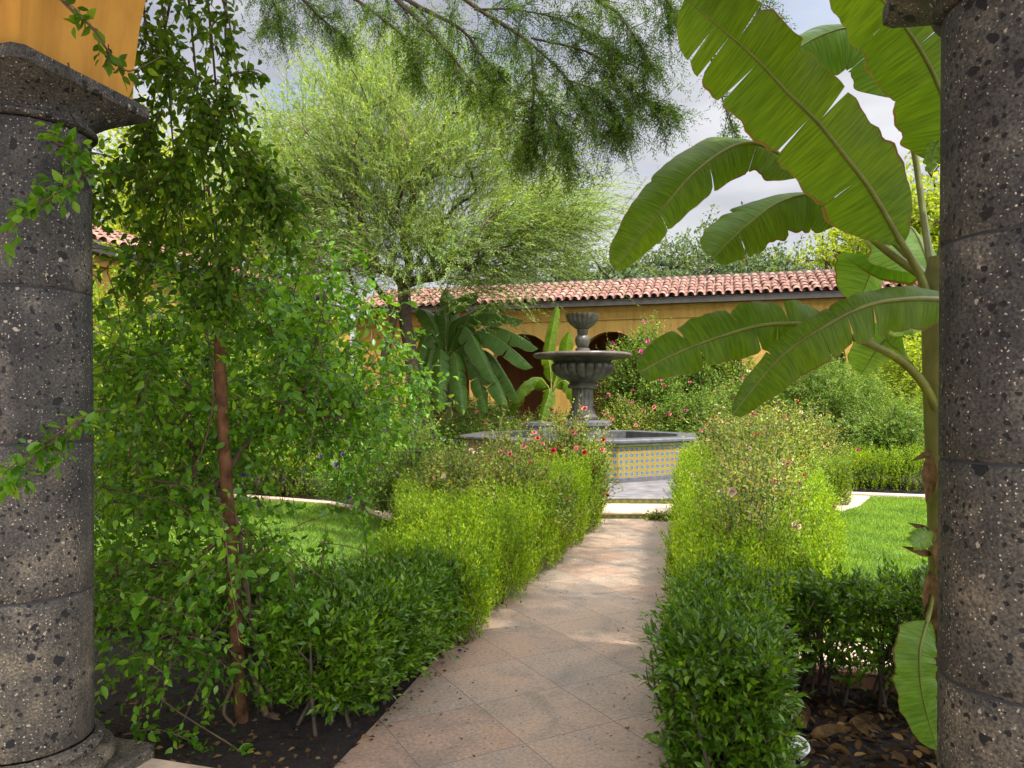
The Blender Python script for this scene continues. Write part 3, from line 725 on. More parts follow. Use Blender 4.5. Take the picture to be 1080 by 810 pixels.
# ------------------------------------------------------------------ fountain
FC = np.array([1.42, 15.2]); FR = 2.50
def fountain():
    t = thing('fountain', 'dark stone two-tier fountain in an octagonal yellow tiled basin', 'fountain', (FC[0], FC[1], .2))
    va = math.atan2(-FC[1], -FC[0])                     # towards the camera
    ang = [va + R(15.5) + R(45) * k for k in range(8)]
    ring = lambda r, z: [(FC[0] + r * math.cos(a), FC[1] + r * math.sin(a), z) for a in ang]
    b = MB(); r0 = FR - .09
    nt_ = 15
    for k in range(8):
        p, q = ring(r0, .30)[k], ring(r0, .30)[(k + 1) % 8]; p2, q2 = ring(r0, .84)[k], ring(r0, .84)[(k + 1) % 8]
        b.add([p, q, q2, p2], [(0, 1, 2, 3)], [(0, 0), (nt_, 0), (nt_, 5), (0, 5)])
    b.obj('tiled_wall', M['tile'], t, uv=True)
    b = MB(); b.loft([ring(r0 + .05, .0), ring(r0 + .05, .29), ring(r0 + .03, .30), ring(r0 - .05, .30)], True); b.obj('skirting', M['rim'], t)
    b = MB(); b.loft([ring(r0 - .02, .841), ring(r0 + .035, .841), ring(r0 + .035, .875), ring(r0 - .02, .875)], True); b.obj('tile_trim', M['greentrim'], t)
    b = MB(); b.loft([ring(r0 - .3, .40), ring(r0 - .3, .876), ring(r0 + .03, .876), ring(FR - .012, .884), ring(FR + .012, .905), ring(FR + .012, .94), ring(FR - .012, .962), ring(FR - .05, .968), ring(FR - .40, .968), ring(FR - .42, .955), ring(FR - .42, .40)], True)
    autosmooth(b.obj('basin_rim', M['rim'], t), 25)
    wv = ring(FR - .39, .80); mesh_obj('water', wv, [tuple(range(8))], M['water'], t)
    S = 15.2 / FPX; Z = lambda y: EYE - (y - HOR) * S
    # pedestal block in the basin
    b = MB(); pv = [a for a in ang]
    rg = lambda r, z: [(FC[0] + .1 + r * math.cos(a), FC[1] + r * math.sin(a), z) for a in ang]
    b.loft([rg(.50, .45), rg(.50, Z(455)), rg(.46, Z(453)), rg(.46, Z(452)), rg(.50, Z(450)), rg(.55, Z(448.5)), rg(.55, Z(445)), rg(.50, Z(443.5)), rg(.3, Z(443))], True)
    autosmooth(b.obj('pedestal', M['rim'], t), 30)
    c = (FC[0] + .03, FC[1])
    b = MB(); b.lathe((FC[0] - .86, FC[1] - .35), [(.30, .5), (.30, Z(450)), (.33, Z(448)), (.33, Z(445)), (.1, Z(444))], 16); autosmooth(b.obj('side_pedestal', M['rim'], t), 30)
    b = MB(); b.lathe(c, [(0.316, Z(443)), (0.324, Z(440)), (0.292, Z(438)), (0.269, Z(435))], 48)
    b.lathe(c, [(0.269, Z(435)), (0.229, Z(430)), (0.217, Z(418)), (0.225, Z(410))], 96, lambda a, k: -.05 * abs(math.sin(a * 9)))
    b.lathe(c, [(0.225, Z(410.2)), (0.300, Z(409.5)), (0.308, Z(407)), (0.284, Z(405.5)), (0.261, Z(404)), (0.284, Z(402.5)), (0.316, Z(401.5))], 48)
    autosmooth(b.obj('shaft', M['fount'], t), 40)
    lob = lambda amp: (lambda a, k: 0)
    # gadrooned lower bowl
    pr = [(0.301, 402), (0.351, 400.5), (0.468, 398), (0.568, 394.5), (0.622, 390.5), (0.636, 387), (0.630, 384.5), (0.584, 382.8)]
    amps = [0, .02, .05, .085, .095, .10, .10, .03]
    b = MB(); b.lathe(c, [(r, Z(y)) for r, y in pr], 20 * 8, lambda a, k: amps[k] * (abs(math.sin(a * 10)) ** .6 - .8))
    b.lathe(c, [(.56, Z(383.2)), (.585, Z(382.0)), (.61, Z(380)), (.68, Z(378.4)), (.80, Z(377.6)), (.955, Z(377.2))], 64)
    autosmooth(b.obj('lower_bowl', M['fount'], t), 50)
    b = MB()
    b.lathe(c, [(.90, Z(377.6)), (.975, Z(377.4)), (1.0, Z(376.6)), (1.012, Z(375.4)), (1.005, Z(374.0)), (.98, Z(373.2)), (.93, Z(373.0)), (.88, Z(373.6)), (.80, Z(376)), (.3, Z(378))], 96)
    autosmooth(b.obj('bowl_rim', M['fountwet'], t), 60)
    b = MB(); b.lathe(c, [(.88, Z(373.9)), (.2, Z(373.9)), (.0, Z(373.9))], 48); b.obj('bowl_water', M['water'], t)
    b = MB()
    b.lathe(c, [(0.192, Z(376)), (0.182, Z(370.5)), (0.154, Z(370)), (0.147, Z(367.6)), (0.109, Z(367))], 48)
    b.lathe(c, [(0.096, Z(367.2)), (0.122, Z(365)), (0.147, Z(361)), (0.154, Z(359)), (0.144, Z(356)), (0.109, Z(353.6)), (0.090, Z(353))], 64, lambda a, k: .03 * math.sin(a * 14 + k * 1.6))
    b.lathe(c, [(0.090, Z(353.2)), (0.109, Z(352)), (0.106, Z(350)), (0.122, Z(349)), (0.109, Z(347.5)), (0.141, Z(346.8))], 48)
    autosmooth(b.obj('baluster', M['fount'], t), 45)
    pr = [(0.116, 347.2), (0.161, 345.8), (0.232, 343), (0.297, 339), (0.332, 335), (0.345, 332.2)]
    b = MB(); b.lathe(c, [(r, Z(y)) for r, y in pr] + [(.345, Z(331.6)), (.31, Z(331.5)), (.27, Z(334)), (.12, Z(338))], 18 * 8,
                      lambda a, k: (.075 if 0 < k < 5 else .045 if k < 8 else 0) * (abs(math.sin(a * 9)) ** .6 - .75))
    autosmooth(b.obj('upper_bowl', M['fount'], t), 50)
    b = MB(); b.lathe(c, [(.035, Z(338)), (.035, Z(331.5)), (.05, Z(331)), (.05, Z(330.4)), (.0, Z(330.0))], 12); b.obj('spout', M['white'], t)
fountain()

# ------------------------------------------------------------------ hedges
def hedge(name, label, line, width, height, n, leaf, mat, tm, shoot=.16, nleaf=9, upright=.8, group=None, stems=True, bottom=.05, seed=1, rag=.05, stemn=26, outw=.75):
    line = np.asarray(line, float); p0 = line[0]
    t = thing(name, label, 'hedge', (p0[0], p0[1], 0), group)
    dense = catmull(line, 60) if len(line) > 2 else catmull(line, 60)
    seg = np.concatenate([[0], np.cumsum(np.linalg.norm(np.diff(dense, axis=0), axis=1))]); Lg = seg[-1]
    T = nrm(np.gradient(dense, axis=0)); Nn = np.stack([-T[:, 1], T[:, 0], T[:, 2] * 0], -1)
    lf = lump(seed); lf2 = lump(seed + 50)
    h0, h1 = height if isinstance(height, tuple) else (height, height); height = max(h0, h1)
    areas = np.array([width * Lg, height * Lg, height * Lg, height * width, height * width]); areas[0] *= 1.25
    which = rng.choice(5, n, p=areas / areas.sum())
    s = rng.random(n) * Lg; u = rng.random(n) * 2 - 1; h = bottom + (1 - bottom) * rng.random(n) ** .8
    lat = np.where(which == 0, u, np.where(which == 1, 1.0, np.where(which == 2, -1.0, u)))
    hh = np.where(which == 0, 1.0, h)
    s = np.where(which == 3, 0, np.where(which == 4, Lg, s))
    depth = rng.random(n) ** 1.6 * .6
    def interp(arr): return np.stack([np.interp(s, seg, arr[:, i]) for i in range(3)], -1)
    c, nv, tv2 = interp(dense), nrm(interp(Nn)), nrm(interp(T))
    # round the top edges and undercut the bottom
    rnd = np.where((which != 0), 1 - .22 * np.clip((hh - .72) / .28, 0, 1) ** 2 - .12 * np.clip((.25 - hh) / .25, 0, 1), 1)
    hs = h0 + (h1 - h0) * s / Lg
    zed = np.where(which == 0, hs * (1 - .12 * np.abs(lat) ** 3), hs * hh)
    out = np.where((which == 0)[:, None], np.array([0, 0, 1.0]), np.where((which < 3)[:, None], nv * lat[:, None], np.where((which == 3)[:, None], -tv2, tv2)))
    pos = c + nv * (lat * rnd * width / 2)[:, None]; pos[:, 2] = zed
    bumpy = (lf(pos * 1.6) * 1.2 + lf2(pos * 4.0) * .6)[:, None] * rag
    pos = pos + out * (bumpy - depth[:, None] * min(width, height) * .42)
    d = out * outw + np.array([0, 0, upright]) + rng.normal(size=pos.shape) * .33
    pos = pos - nrm(d) * shoot * .55
    pos[:, 2] = np.maximum(pos[:, 2], .015)
    sets, lines = shoots(pos, d, shoot * (.7 + .7 * rng.random(n)), nleaf, leaf, 0.0, .75, .15, .12)
    leaf_obj('foliage', [sets], mat, t, tm)
    tb = Tubes()
    for k in range(stemn):
        i = rng.integers(0, len(dense)); lt = (rng.random() * 2 - 1) * width * .36
        g = dense[i] + Nn[i] * lt; 
        top = g + rng.normal(size=3) * .10; top[2] = (h0 + (h1 - h0) * i / 59) * (.75 + .2 * rng.random())
        m = (g + top) / 2 + rng.normal(size=3) * .03; g = g.copy(); g[2] = 0.0
        tb.add(catmull([g, m, top], 6), np.linspace(.011, .004, 6), 5)
        for q in range(3):
            st = g + (top - g) * (.2 + .5 * rng.random()); en = st + rng.normal(size=3) * .06 + np.array([0, 0, .12])
            tb.add(catmull([st, (st + en) / 2 + rng.normal(size=3) * .015, en], 5), np.linspace(.006, .002, 5), 4)
    for k in rng.choice(len(lines), min(len(lines), 1500), replace=False):
        tb.add(lines[k][[0, 2, 4]], [.0025, .002, .001], 3)
    tb.obj('stem', M['hstem'], t)
    return t
def pl(*ds):  # points beside the left path edge
    return [np.array([xl(d) + o, d, 0]) for d, o in ds]
def prr(*ds): return [np.array([xr(d) + o, d, 0]) for d, o in ds]

hedge('clipped_hedge', 'dark green clipped hedge in shade left of the stone path', pl((3.5, -.33), (4.3, -.38), (5.4, -.42)), .58, (.58, .52), 2720, .056, M['shadedhedge'], T_LAN, .17, 12, .55, 'dark clipped hedges', seed=2, bottom=.22, stemn=40, rag=.07)
hedge('clipped_hedge', 'low dark hedge across the shaded bed behind the wooden stake', [np.array([-.75, 4.75, 0]), np.array([-1.9, 5.15, 0]), np.array([-3.3, 5.6, 0])], .55, .40, 1760, .056, M['shadedhedge'], T_LAN, .17, 12, .6, 'dark clipped hedges', seed=3, bottom=.1)
hedge('clipped_hedge', 'glossy dark green hedge end in the near right corner of the path', prr((3.0, .25), (3.6, .27), (4.2, .36)), .46, .57, 2000, .056, M['shadedhedge'], T_LAN, .17, 12, .5, 'dark clipped hedges', seed=4, bottom=.02, rag=.07)
hedge('clipped_hedge', 'dark leggy hedge with bare stems below, beside the banana stem', [np.array([1.15, 4.22, 0]), np.array([1.75, 4.02, 0]), np.array([2.45, 3.85, 0])], .42, .62, 1200, .056, M['shadedhedge'], T_LAN, .16, 11, .6, 'dark clipped hedges', seed=5, bottom=.27, stemn=60, rag=.08)
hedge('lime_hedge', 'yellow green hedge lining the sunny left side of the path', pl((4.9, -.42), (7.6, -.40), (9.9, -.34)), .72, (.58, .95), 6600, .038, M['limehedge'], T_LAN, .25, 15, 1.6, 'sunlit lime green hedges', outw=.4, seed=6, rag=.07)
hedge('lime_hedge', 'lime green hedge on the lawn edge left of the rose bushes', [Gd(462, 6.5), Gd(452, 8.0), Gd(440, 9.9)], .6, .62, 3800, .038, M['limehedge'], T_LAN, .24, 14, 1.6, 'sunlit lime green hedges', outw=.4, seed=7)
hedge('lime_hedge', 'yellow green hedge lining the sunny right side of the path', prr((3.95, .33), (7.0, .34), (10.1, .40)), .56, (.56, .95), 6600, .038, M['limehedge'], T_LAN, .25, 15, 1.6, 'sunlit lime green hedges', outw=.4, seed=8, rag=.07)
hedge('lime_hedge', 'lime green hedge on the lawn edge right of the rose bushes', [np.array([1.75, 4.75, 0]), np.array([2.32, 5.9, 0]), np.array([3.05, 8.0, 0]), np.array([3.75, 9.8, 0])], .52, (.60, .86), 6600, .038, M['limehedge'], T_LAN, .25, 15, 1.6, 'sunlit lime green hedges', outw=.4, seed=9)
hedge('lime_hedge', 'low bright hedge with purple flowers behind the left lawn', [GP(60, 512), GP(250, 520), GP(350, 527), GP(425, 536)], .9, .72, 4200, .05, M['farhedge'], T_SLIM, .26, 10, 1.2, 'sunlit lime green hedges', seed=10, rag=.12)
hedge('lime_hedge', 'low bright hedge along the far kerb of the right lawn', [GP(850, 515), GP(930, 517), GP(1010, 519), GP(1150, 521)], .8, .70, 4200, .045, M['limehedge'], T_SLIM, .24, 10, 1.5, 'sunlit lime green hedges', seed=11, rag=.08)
hedge('lime_hedge', 'small rounded hedge block at the corner of the right lawn kerb', [GP(855, 535), GP(885, 534)], .65, .68, 1300, .04, M['limehedge'], T_SLIM, .2, 11, 1.3, 'sunlit lime green hedges', seed=12, stemn=8)

# ------------------------------------------------------------------ flowers and bushes
def bloom_arrays(c, r, n=13, up=np.array([0, -.5, .8])):
    ax = nrm(up + rng.normal(size=3) * .5)
    k = np.arange(n); ph = k * 2.4; el = np.where(k < 5, .35, 1.15) + rng.random(n) * .2
    ref = nrm(np.cross(ax, [.2, .9, .1])); v2 = np.cross(ax, ref)
    rad = np.cos(ph)[:, None] * ref + np.sin(ph)[:, None] * v2
    d = ax * np.cos(el)[:, None] + rad * np.sin(el)[:, None]
    return leaf_arrays(np.repeat(c[None], n, 0), d, rad + ax * .3, r * (.8 + .4 * rng.random(n)), T_BIG, 1.6)
def bush(name, label, cat, base, rx, ry, h, n, leaf, mat, tm=T_DIA, nleaf=9, shoot=.3, z0=.05, flowers=None, group=None, seed=1, up=.5, droop=.1, shell=.45, stemmat=None, nf=0, fr=.03, fname='bloom', stemn=10, rag=.25, wid=1.0):
    base = np.asarray(base, float); t = thing(name, label, cat, (base[0], base[1], 0), group)
    lf = lump(seed, 7)
    d = rand_dir(n); d[:, 2] = np.abs(d[:, 2]) * 1.15 - .32; d = nrm(d)
    rad = (shell + (1 - shell) * rng.random(n) ** .7) * (1 + rag * lf(d * 2.2 + seed))
    cz = z0 + (h - z0) * .40
    pos = base + np.stack([d[:, 0] * rx * rad, d[:, 1] * ry * rad, np.where(d[:, 2] > 0, d[:, 2] * (h - cz) * rad, d[:, 2] * (cz - z0) * 2.2 * rad)], -1)
    pos[:, 2] += cz; pos[:, 2] = np.maximum(pos[:, 2], z0 + .02)
    dd = d + np.array([0, 0, up]) + rng.normal(size=pos.shape) * .4
    pos -= nrm(dd) * shoot * .6
    sets, lines = shoots(pos, dd, shoot * (.6 + .8 * rng.random(n)), nleaf, leaf, droop, .95, .3, .15)
    sets[0][:, 2] = np.maximum(sets[0][:, 2], .03)
    leaf_obj('foliage', [sets], mat, t, tm, wid)
    tb = Tubes()
    for k in range(stemn):
        g = base + np.array([rng.normal() * rx * .12, rng.normal() * ry * .12, 0]); g[2] = 0
        e = base + d[k] * np.array([rx, ry, 0]) * .7; e[2] = cz + (h - cz) * .75 * max(.1, d[k][2] + .3)
        tb.add(catmull([g, g * .5 + e * .5 + np.array([0, 0, .12 * h]), e], 7), np.linspace(.014, .004, 7) * max(.7, h / 1.6), 5)
    for k in rng.choice(n, min(n, 500), replace=False): tb.add(lines[k][[0, 2, 4]], [.004, .003, .0015], 3)
    tb.obj('stem', stemmat or M['twig'], t)
    if nf:
        tips = lines[:, -1]; outer = np.where((rad > .75) & (tips[:, 1] < base[1] + ry * .4))[0]
        pick = rng.choice(outer, min(nf, len(outer)), replace=False)
        for i, q in enumerate(pick):
            v, f = bloom_arrays(tips[q] + np.array([0, 0, .01]), fr * (.8 + .5 * rng.random()))
            fm = flowers[i % len(flowers)]
            mesh_obj(fname, v, f, fm, t)
    return t
RG = 'rose bushes in the beds beside the path'
xm = lambda d: xl(d) - 1.08
bush('rose_bush', 'tall rose bush with deep red blooms right before the basin rim', 'rose bush', (.72, 9.3, 0), .55, .5, 1.50, 520, .056, M['rose'], T_DIA, 10, .34, .2, [M['red'], M['red'], M['pink']], RG, 21, .9, 0, nf=20, fr=.036)
bush('rose_bush', 'rose bush with scattered coral blooms left of the tall red rose', 'rose bush', (-.02, 9.1, 0), .55, .5, 1.30, 480, .056, M['rose'], T_DIA, 10, .34, .2, [M['pink'], M['red'], M['pink']], RG, 22, .9, 0, nf=14, fr=.032)
bush('rose_bush', 'low dense rose bush behind the sunny left hedge with two red flowers', 'rose bush', (.02, 7.4, 0), .62, .6, 1.10, 560, .056, M['rose'], T_DIA, 10, .3, .2, [M['red'], M['pink']], RG, 23, .8, 0, nf=6, fr=.034)
bush('rose_bush', 'pale leaved rose bush above the yellow green hedge on the left', 'rose bush', (-.55, 8.2, 0), .6, .5, 1.15, 460, .056, M['rose'], T_DIA, 10, .34, .2, [M['paleflower'], M['pink']], RG, 24, .8, 0, nf=8, fr=.04)
bush('rose_bush', 'large mixed rose bush with reddish new leaves over the right hedge', 'rose bush', (3.0, 9.0, 0), .75, .7, 1.50, 820, .056, M['rose'], T_DIA, 10, .36, .2, [M['pink'], M['paleflower'], M['red'], M['paleflower']], RG, 25, .8, 0, nf=20, fr=.024)
bush('rose_bush', 'smaller rose bush with cream buds in front of the reddish one', 'rose bush', (2.35, 7.3, 0), .6, .7, 1.16, 620, .052, M['rose'], T_DIA, 10, .32, .2, [M['pink'], M['paleflower']], RG, 26, .8, 0, nf=8, fr=.024)
bush('rose_bush', 'leggy rose bush with brownish leaves close to the dark hedge', 'rose bush', (1.75, 5.5, 0), .42, .6, .92, 380, .052, M['rose'], T_DIA, 9, .28, .15, [M['paleflower']], RG, 27, .8, 0, nf=4, fr=.035)
bush('rose_bush', 'rose bush with pink and yellow tips near the right basin corner', 'rose bush', (3.25, 10.9, 0), .7, .6, 1.45, 560, .045, M['rose'], T_DIA, 10, .36, .2, [M['pink'], M['paleflower']], RG, 28, .8, 0, nf=12, fr=.03)
bush('rose_bush', 'flower dotted rose bush with yellow blooms beyond the right lawn corner', 'rose bush', (4.7, 12.3, 0), .9, .7, 1.55, 760, .05, M['rose'], T_DIA, 10, .38, .2, [M['paleflower'], M['pink'], M['paleflower']], RG, 29, .8, 0, nf=18, fr=.03)
bush('rose_bush', 'rose bush with olive leaves between the two lime hedges on the right', 'rose bush', (2.1, 6.4, 0), .5, .6, 1.08, 460, .052, M['rose'], T_DIA, 9, .3, .15, [M['pink'], M['paleflower']], RG, 51, .8, 0, nf=5, fr=.022)
bush('rose_bush', 'bright leaved rose bush farther back between the lime hedges', 'rose bush', (2.75, 8.1, 0), .55, .6, 1.28, 520, .052, M['rose'], T_DIA, 9, .32, .15, [M['red'], M['pink']], RG, 52, .8, 0, nf=6, fr=.024)
FG = 'flowering shrubs around the fountain'
bush('flowering_shrub', 'loose shrub with yellowish leaves and violet flowers left of the roses', 'shrub', Gd(440, 9.4), .75, .7, 1.30, 700, .06, M['bush'], T_DIA, 9, .34, .05, [M['violet']], FG, 31, .7, .1, nf=24, fr=.03)
bush('flowering_shrub', 'violet flowered shrub at the end of the left lawn kerb', 'shrub', Gd(390, 10.6), .8, .7, 1.25, 700, .06, M['shrub'], T_DIA, 9, .36, .05, [M['violet']], FG, 32, .6, .1, nf=22, fr=.035)
bush('flowering_shrub', 'broad light shrub with violet flowers below the mesquite trunk', 'shrub', Gd(395, 13.5), 1.3, .9, 1.75, 1000, .07, M['bush'], T_DIA, 9, .42, .05, [M['violet']], FG, 33, .6, .1, nf=20, fr=.04)
bush('flowering_shrub', 'tall bougainvillea with pink flowers climbing behind the stone bowl', 'shrub', Gd(678, 19.2), 1.0, .9, 3.8, 1700, .085, M['bush'], T_DIA, 9, .55, .3, [M['magenta'], M['pink']], FG, 34, .9, .15, nf=22, fr=.055, rag=.35)
bush('flowering_shrub', 'airy shrub with lilac flowers peeking beside the baluster', 'shrub', Gd(648, 19.9), .6, .5, 3.1, 420, .075, M['rose'], T_DIA, 9, .55, .5, [M['violet'], M['magenta']], FG, 35, 1.0, .1, nf=14, fr=.08)
bush('dense_shrub', 'dark rounded shrub before the yellow wall right of the bougainvillea', 'shrub', Gd(718, 20.3), .85, .7, 3.45, 1000, .09, M['darkbush'], T_DIA, 10, .4, .3, None, None, 36, .5, .1)
bush('flowering_shrub', 'low pink flowered shrub right behind the basin rim', 'shrub', Gd(665, 18.4), .9, .6, 1.75, 760, .07, M['rose'], T_DIA, 9, .42, .1, [M['pink'], M['magenta']], FG, 37, .6, .1, nf=16, fr=.055)
bush('flowering_shrub', 'wide green shrub filling the bed right of the basin', 'shrub', Gd(742, 18.6), 1.5, .8, 2.05, 1200, .08, M['bush'], T_DIA, 9, .45, .1, [M['pink']], FG, 38, .5, .1, nf=8, fr=.05)
bush('flowering_shrub', 'pale green shrub under the broad banana leaf tip', 'shrub', Gd(795, 16.5), 1.2, .9, 2.15, 1100, .075, M['bush'], T_DIA, 9, .45, .1, [M['magenta'], M['paleflower']], FG, 39, .6, .1, nf=12, fr=.045)
bush('feathery_shrub', 'tall feathery shrub with fine arching leaves right of the fountain', 'shrub', Gd(868, 15.2), 1.5, 1.0, 2.75, 2300, .07, M['bush'], T_NEEDLE, 24, .62, .2, None, None, 40, .35, .35, wid=1.6)
bush('feathery_shrub', 'soft arching shrub beyond the right lawn beside the banana stem', 'shrub', Gd(945, 14.2), 1.1, .9, 1.75, 1500, .07, M['bush'], T_NEEDLE, 22, .6, .1, None, None, 41, .4, .3, wid=1.6)
bush('dense_shrub', 'tall dark shrub at the far right end of the yellow arcade', 'shrub', Gd(985, 19.0), 2.2, 1.2, 3.9, 1500, .11, M['darkbush'], T_DIA, 9, .5, .2, None, None, 42, .5, .1)
bush('dense_shrub', 'bright bush glowing behind the banana crown', 'shrub', Gd(955, 16.5), 1.2, .8, 3.3, 900, .10, M['limetree'], T_DIA, 9, .5, .4, None, None, 43, .5, .1)
bush('flowering_shrub', 'low greenery with pale flowers between the bananas and the basin', 'shrub', Gd(500, 17.4), 1.7, .7, 1.35, 1100, .075, M['bush'], T_DIA, 9, .42, .05, [M['pink'], M['violet']], FG, 44, .6, .1, nf=14, fr=.05)
bush('flowering_shrub', 'low ragged greenery behind the left basin corner', 'shrub', Gd(580, 18.6), 1.1, .5, 1.5, 760, .07, M['rose'], T_DIA, 9, .42, .05, [M['pink']], FG, 45, .6, .1, nf=12, fr=.05)
bush('dense_shrub', 'tall leafy shrub left of the lawn behind the climbing shrub', 'shrub', Gd(180, 10.5), 1.7, 1.0, 3.1, 1700, .085, M['farhedge'], T_DIA, 9, .45, .2, None, None, 46, .5, .15)
bush('dense_shrub', 'tall green shrub beyond the left lawn hedge near the mesquite', 'shrub', Gd(300, 12.8), 1.7, 1.0, 3.2, 1700, .085, M['farhedge'], T_DIA, 9, .45, .2, None, None, 47, .5, .15)
bush('dense_shrub', 'bright shrub against the left wing wall seen past the stone column', 'shrub', Gd(120, 12.5), 1.6, 1.0, 3.9, 1500, .10, M['farhedge'], T_DIA, 9, .5, .2, None, None, 48, .5, .15)
bush('flowering_shrub', 'yellow tipped shrub in the bed behind the right lawn hedge', 'shrub', Gd(905, 15.0), 1.3, .6, 1.55, 900, .06, M['rose'], T_DIA, 9, .36, .05, [M['paleflower'], M['pink']], FG, 49, .7, .05, nf=10, fr=.04)
bush('dense_shrub', 'dark shrub filling the gap under the arch between the two banana clumps', 'shrub', Gd(512, 20.0), 1.0, .5, 2.0, 700, .085, M['darkbush'], T_DIA, 9, .45, .1, None, None, 53, .5, .15)
bush('dense_shrub', 'tall mid green shrub before the wall behind the broad banana leaf tip', 'shrub', Gd(772, 20.0), 1.25, .7, 3.1, 1100, .09, M['bush'], T_DIA, 9, .48, .2, None, None, 54, .5, .15)
bush('dense_shrub', 'feather topped shrub hiding the wall foot right of the lower banana leaf', 'shrub', Gd(835, 18.5), 1.3, .7, 2.9, 1100, .085, M['farhedge'], T_DIA, 9, .48, .2, None, None, 55, .6, .15)
bush('creeping_plant', 'small leafy weed creeping over the lower garden step', 'plant', (2.02, 10.02, 0), .24, .12, .12, 60, .05, M['rose'], T_DIA, 7, .12, .0, None, None, 50, .3, .2, stemn=4)

# ------------------------------------------------------------------ trees (limbs grow from the trunk to leaf clumps)
def grow(t, trunk, clumps, r_tip, mat, name='trunk', rmax=.3, sides=7):
    """connect clump centres to a trunk polyline; returns nothing, builds the wood as one mesh"""
    nodes = [np.array(p, float) for p in trunk]; par = [-1] + list(range(len(trunk) - 1)); load = [0] * len(nodes)
    root_top = nodes[-1]
    order = np.argsort(np.linalg.norm(np.asarray(clumps) - root_top, axis=1)); ends = []
    first = len(trunk) - 1
    dist0 = [0.0] * len(nodes)
    for i in order:
        c = np.asarray(clumps[i], float)
        arr = np.array(nodes[max(0, first - 1):]); dl = np.linalg.norm(arr - c, axis=1) + .28 * np.array(dist0[max(0, first - 1):])
        # prefer growing upward/outward
        dl += np.where(arr[:, 2] > c[2] + .6, 1.2, 0)
        j = int(np.argmin(dl)) + max(0, first - 1)
        a = nodes[j]; dvec = c - a; ln = np.linalg.norm(dvec)
        k = max(2, min(6, int(ln / .5) + 1)); prev = j
        bow = rng.normal(size=3) * .07 * ln + np.array([0, 0, .10 * ln])
        for q in range(1, k + 1):
            u = q / k; p = a + dvec * u + bow * 4 * u * (1 - u) * .5
            nodes.append(p); par.append(prev); load.append(0); dist0.append(dist0[prev] + ln / k); prev = len(nodes) - 1
        ends.append(prev)
    for e in ends:
        q = e
        while q != -1: load[q] += 1; q = par[q]
    rad = [min(rmax, r_tip * max(1, l) ** .5) for l in load]
    tb = Tubes(); children = {}
    for i, p in enumerate(par): children.setdefault(p, []).append(i)
    def chain(start_parent, i):
        stack = [(start_parent, i)]
        while stack:
            sp, i = stack.pop(); pts = [nodes[sp]] if sp >= 0 else []; rr = [min(rad[sp], rad[i] * 1.15)] if sp >= 0 else []
            while True:
                pts.append(nodes[i]); rr.append(rad[i])
                ch = sorted(children.get(i, []), key=lambda c: -rad[c])
                for c in ch[1:]: stack.append((i, c))
                if not ch: break
                i = ch[0]
            if len(pts) >= 2:
                n = max(len(pts), 3) * 2
                tb.add(catmull(pts, n), np.interp(np.linspace(0, 1, n), np.linspace(0, 1, len(rr)), rr), sides)
    chain(-1, 0)
    return tb.obj(name, mat, t)
def crown(t, clumps, spread, per, shoot, nleaf, leaf, mat, tm, droop=.3, up=.25, wid=1.0, out=None, spread_ang=.9, name='crown', outw=.8):
    clumps = np.asarray(clumps, float); n = len(clumps) * per
    cpos = np.repeat(clumps, per, 0); d = rand_dir(n)
    if out is not None:
        o = np.repeat(nrm(clumps - out), per, 0); d = nrm(d * .9 + o * outw)
    d[:, 2] += up
    base = cpos + rng.normal(size=(n, 3)) * spread
    sets, lines = shoots(base, d, shoot * (.5 + rng.random(n)), nleaf, leaf, droop, spread_ang, .2, .15)
    leaf_obj(name, [sets], mat, t, tm, wid)
    return lines
def ell_clumps(c, r, n, seed, zmin=-1, hollow=.35, rag=.3):
    g = np.random.default_rng(seed); lf = lump(seed + 5, 7); o = []
    while len(o) < n:
        d = nrm(g.normal(size=3)); u = (hollow + (1 - hollow) * g.random()) * (1 + rag * float(lf(d * 2.3)))
        p = np.array(c) + d * u * np.array(r)
        if d[2] * u > zmin: o.append(p)
    return np.array(o)
def twigs_obj(t, lines, k, r, mat):
    tb = Tubes()
    for i in rng.choice(len(lines), min(k, len(lines)), replace=False): tb.add(lines[i][[0, 2, 4]], [r, r * .7, r * .4], 3)
    return tb.obj('twig', mat, t)

def mesquite():
    D = 16.6; b = Gd(432, D)
    t = thing('mesquite_tree', 'feathery light green mesquite tree with forked dark trunk left of the fountain', 'tree', b)
    cl = np.vstack([ell_clumps(P(450, 190, D), (3.6, 2.4, 2.5), 150, 61, -.9, .25, .25),
                    ell_clumps(P(395, 130, D), (2.1, 1.6, 1.9), 50, 62, -.8, .2, .3),
                    ell_clumps(P(560, 240, D - .6), (1.7, 1.3, .95), 42, 63, -.9, .2, .3),
                    ell_clumps(P(480, 275, D - .8), (1.9, 1.2, .7), 22, 64, -.9, .2, .3),
                    ell_clumps(P(330, 210, D), (1.4, 1.2, 1.7), 34, 65, -.9, .2, .3), ell_clumps(P(435, 262, D - .5), (1.6, 1.0, .9), 26, 67, -.9, .1, .3), ell_clumps(P(365, 265, D), (.9, .9, .9), 20, 66, -.9, .2, .3)])
    grow(t, [b, P(436, 400, D), P(428, 340, D), P(426, 300, D)], cl, .0105, M['bark'], rmax=.15)
    ln = crown(t, cl, .32, 22, 1.05, 26, .105, M['mesq'], T_NEEDLE, .30, .15, 1.15, P(435, 300, D), .55, outw=1.25)
    twigs_obj(t, ln, 2600, .006, M['twig'])
    tb = Tubes(); tb.add(catmull([Gd(418, D - .2), P(405, 390, D - .2), P(415, 330, D - .2), P(395, 300, D), P(375, 250, D)], 16), np.linspace(.14, .03, 16), 7)
    tb.add(catmull([P(400, 345, D - .1), P(378, 315, D), P(366, 270, D), P(372, 200, D)], 12), np.linspace(.06, .012, 12), 6)
    tb.obj('trunk', M['bark'], t)
mesquite()

